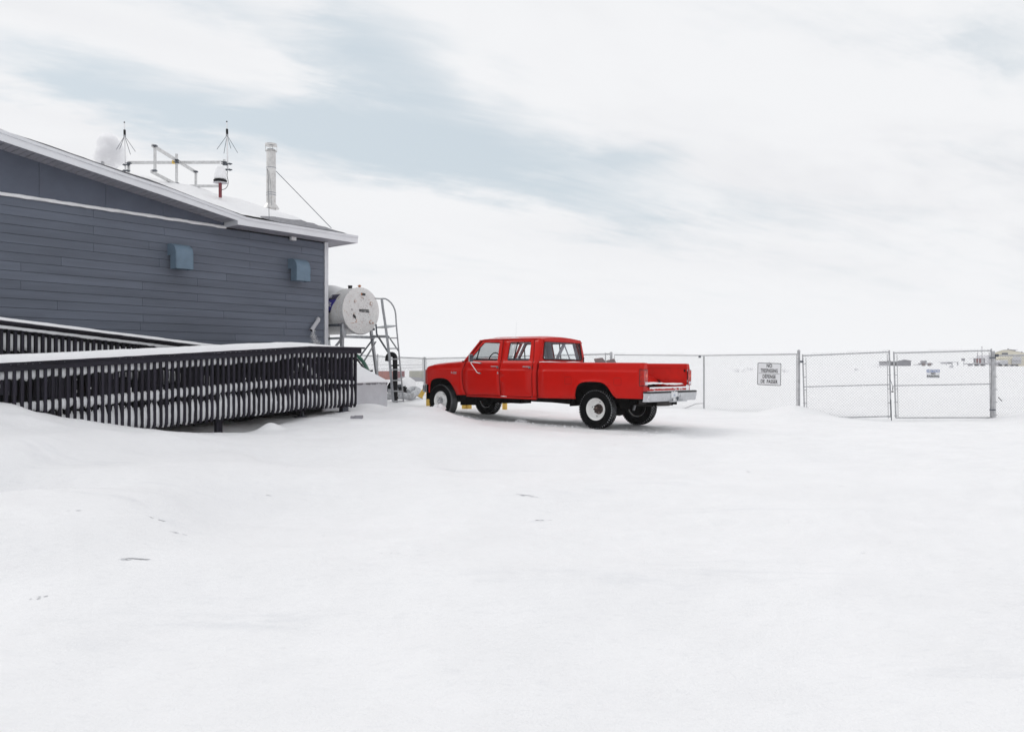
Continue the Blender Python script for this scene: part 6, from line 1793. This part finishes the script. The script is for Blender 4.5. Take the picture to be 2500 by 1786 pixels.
fbox('body', ld, 2252, 2277, 885.5, 889, 180, 2, 'lgrey'); fbox('cab', ld, 2257, 2262.5, 880, 885.4, 180, 1.8, 'grey'); fbox('bucket', ld, 2241, 2251, 889.2, 890.5, 180, 2.2, 'grey')
fbox('chassis', ld, 2250, 2278, 889, 890, 180.1, 1.8, 'brown')
for px in (2256, 2270): part('wheel', MB().lathe([(.38, 0), (.38, .4)], at(px, 889.2, 179.8), (0, 1, 0), 12), 'brown', ld, 0, True)
part('arm', MB().beam(at(2252, 886, 180), at(2245, 889.5, 180), .2, .2), 'grey', ld, 0, True)
lo = far_thing('long_shelter', 'long low pale shelter on posts behind the no parking sign', 'shelter', 2326, 210)
fbox('roof', lo, 2310, 2340, 883, 884.6, 210, 4, 'lgrey')
fbox('wall', lo, 2311, 2324, 884.7, 888, 211, 3, 'lgrey')
for px in (2311, 2325, 2339): fbox('post', lo, px, px + .8, 884.7, 892, 210, .4, 'lgrey')
sb = far_thing('sign_board', 'small grey board on a post right of the long shelter', 'sign', 2352, 200)
fbox('board', sb, 2348, 2356, 874.5, 880.5, 200, .2, 'grey'); fbox('post', sb, 2353.2, 2354, 880.5, 893, 200, .2, 'lgrey')
bx = far_thing('small_crate', 'little grey crate alone on the snow beneath the shelter', 'crate', 2324, 120)
fbox('crate_side', bx, 2321, 2327.5, 893.4, 897.6, 120, .4, 'lgrey'); fbox('crate_lid', bx, 2320.6, 2328, 892.8, 893.4, 120, .5, 'grey')
for px, py, Z, r, lab in ((1805, 903, 90, .5, 'left tuft of dark scrub poking through the snow beyond the sign'), (1832, 899, 110, .3, 'middle tuft of dark scrub poking through the snow beyond the sign'), (1915, 903, 90, .35, 'right tuft of dark scrub poking through the snow beyond the sign'), (2153, 893.5, 130, .9, 'scrub on the horizon left of the gate gap'), (2089, 900, 110, .25, 'tiny dark scrub tuft behind the left gate leaf')):
    c = at(px, py, Z); m_ = MB()
    for i in range(26):
        a, b = rng.normal() * r, rng.normal() * r * .5; h = r * rng.uniform(.3, 1.0)
        m_.tube([(c.x + a * .5, c.y + b * .5, c.z - .25), (c.x + a, c.y + b, c.z + h * .5)], [.012, .004], 3)
    solo('scrub_tuft', m_, 'lgrey', lab, 'scrub', 'scrub tufts on the plain', smooth=0)

# ------------------------------------------------------------------ broken snow by the truck
m_ = MB()
def drop(px, py, Z, r, sq=(1, 1, .8), seed=0):
    p = at(px, py, Z); p.z = gh(p.x, p.y) + r * .15
    v, f = lump(p, r, sq, 2, .5, seed); m_.add(v, f)
drop(1270, 1008, 17.2, .10, (1.3, 1, .8), 1); drop(1280, 1010, 17.1, .08, (1, 1, .9), 2); drop(1262, 1012, 17.1, .05)
drop(1076, 1003, 17.1, .09, (1, 1, 1.1), 4); drop(1064, 1006, 17.0, .05, (1, 1, 1), 5)
for i in range(70):
    t = rng.random(); px = 1120 + 330 * t; py = 1006 + 34 * t ** 1.6 + rng.normal() * 3
    Z = 17.9 - 2.2 * t + rng.normal() * .15
    drop(px, py, Z, rng.uniform(.008, .028), (1, 1, .7), i)
for i in range(60):
    px = rng.uniform(1440, 1680); Z = rng.uniform(14.4, 16.2); drop(px, 1040, Z, rng.uniform(.006, .02), (1, 1, .7), i)
solo('snow_clods', m_, 'snow', 'loose clods of snow scattered along the truck tracks', 'snow', kind='stuff', smooth=60)

# scraped icy marks and specks of grit on the snow
m_ = MB()
def mark(px, py, L_, W_, ang, n, seed):
    Z = 1.6 * FPX / (py - 893)
    for it in range(4): p = at(px, py, Z); Z = (CZ - gh(p.x, p.y)) * FPX / (py - 893)
    c = at(px, py, Z); ca, sa = math.cos(ang), math.sin(ang)
    r_ = np.random.default_rng(seed)
    for i in range(n):
        u = r_.uniform(-1, 1) * L_; v = r_.normal() * W_ * .5 * (1 - abs(u) / L_ * .7)
        l, w = r_.uniform(.008, .05) * (L_ / .25) ** .5, r_.uniform(.003, .010)
        pts = []
        for k in range(7):
            t = 2 * math.pi * k / 7; q = r_.uniform(.6, 1.2)
            a, b = u + l * q * math.cos(t), v + w * q * math.sin(t)
            x, y = c.x + a * ca - b * sa, c.y + a * sa + b * ca
            pts.append((x, y, gh(x, y) + .003))
        m_.add(pts, [tuple(range(7))])
for i, q in enumerate(((320, 1396, .11, .025, .25, 26), (384, 1268, .05, .03, .3, 9), (367, 1262, .012, .01, 0, 2), (655, 1240, .04, .01, .2, 4), (1280, 1208, .14, .05, .1, 12),
                       (1298, 1212, .10, .04, .1, 8), (362, 1165, .03, .012, .2, 3), (790, 1307, .03, .02, 0, 2), (1545, 1095, .07, .02, 0, 5), (1500, 1085, .09, .02, 0, 4), (2053, 1187, .012, .01, 0, 2),
                       (1187, 1310, .012, .01, 0, 2), (180, 1320, .06, .02, .3, 3), (950, 1350, .07, .03, .1, 3), (100, 1470, .06, .03, .3, 5), (2487, 1032, .05, .02, 0, 3), (450, 1305, .10, .04, .2, 5), (1330, 1270, .08, .03, .1, 4),
                       (130, 1110, .03, .02, .2, 2), (240, 1190, .03, .02, .2, 2), (700, 1190, .08, .03, .1, 3), (1820, 1150, .08, .03, .1, 3), (2100, 1350, .05, .03, .1, 2))):
    mark(*q, 100 + i)
solo('ice_marks', m_, mat('grey_ice_and_grit', (.48, .485, .51), .6, var=.4, vs=40), 'small grey scraped marks and grit scattered on the snow yard', 'ice', kind='stuff', smooth=0)

# ------------------------------------------------------------------ thin ice haze over the plain
hz_ = MB().box(-1450, 1450, -1450, 1450, -5.0, 14.0)
hm = bpy.data.materials.new('haze'); hm.use_nodes = True
n_ = N(hm.node_tree); hm.node_tree.nodes.clear()
pv = n_.new('ShaderNodeVolumePrincipled')
pv.inputs['Color'].default_value = (.97, .975, .985, 1); pv.inputs['Density'].default_value = .00045; pv.inputs['Anisotropy'].default_value = .2
n_.L.new(pv.outputs[0], n_.new('ShaderNodeOutputMaterial').inputs['Volume'])
ho = solo('haze', hz_, hm, 'thin pale winter haze over the whole plain', 'haze', kind='stuff', smooth=0, origin=(0, 0, 0))
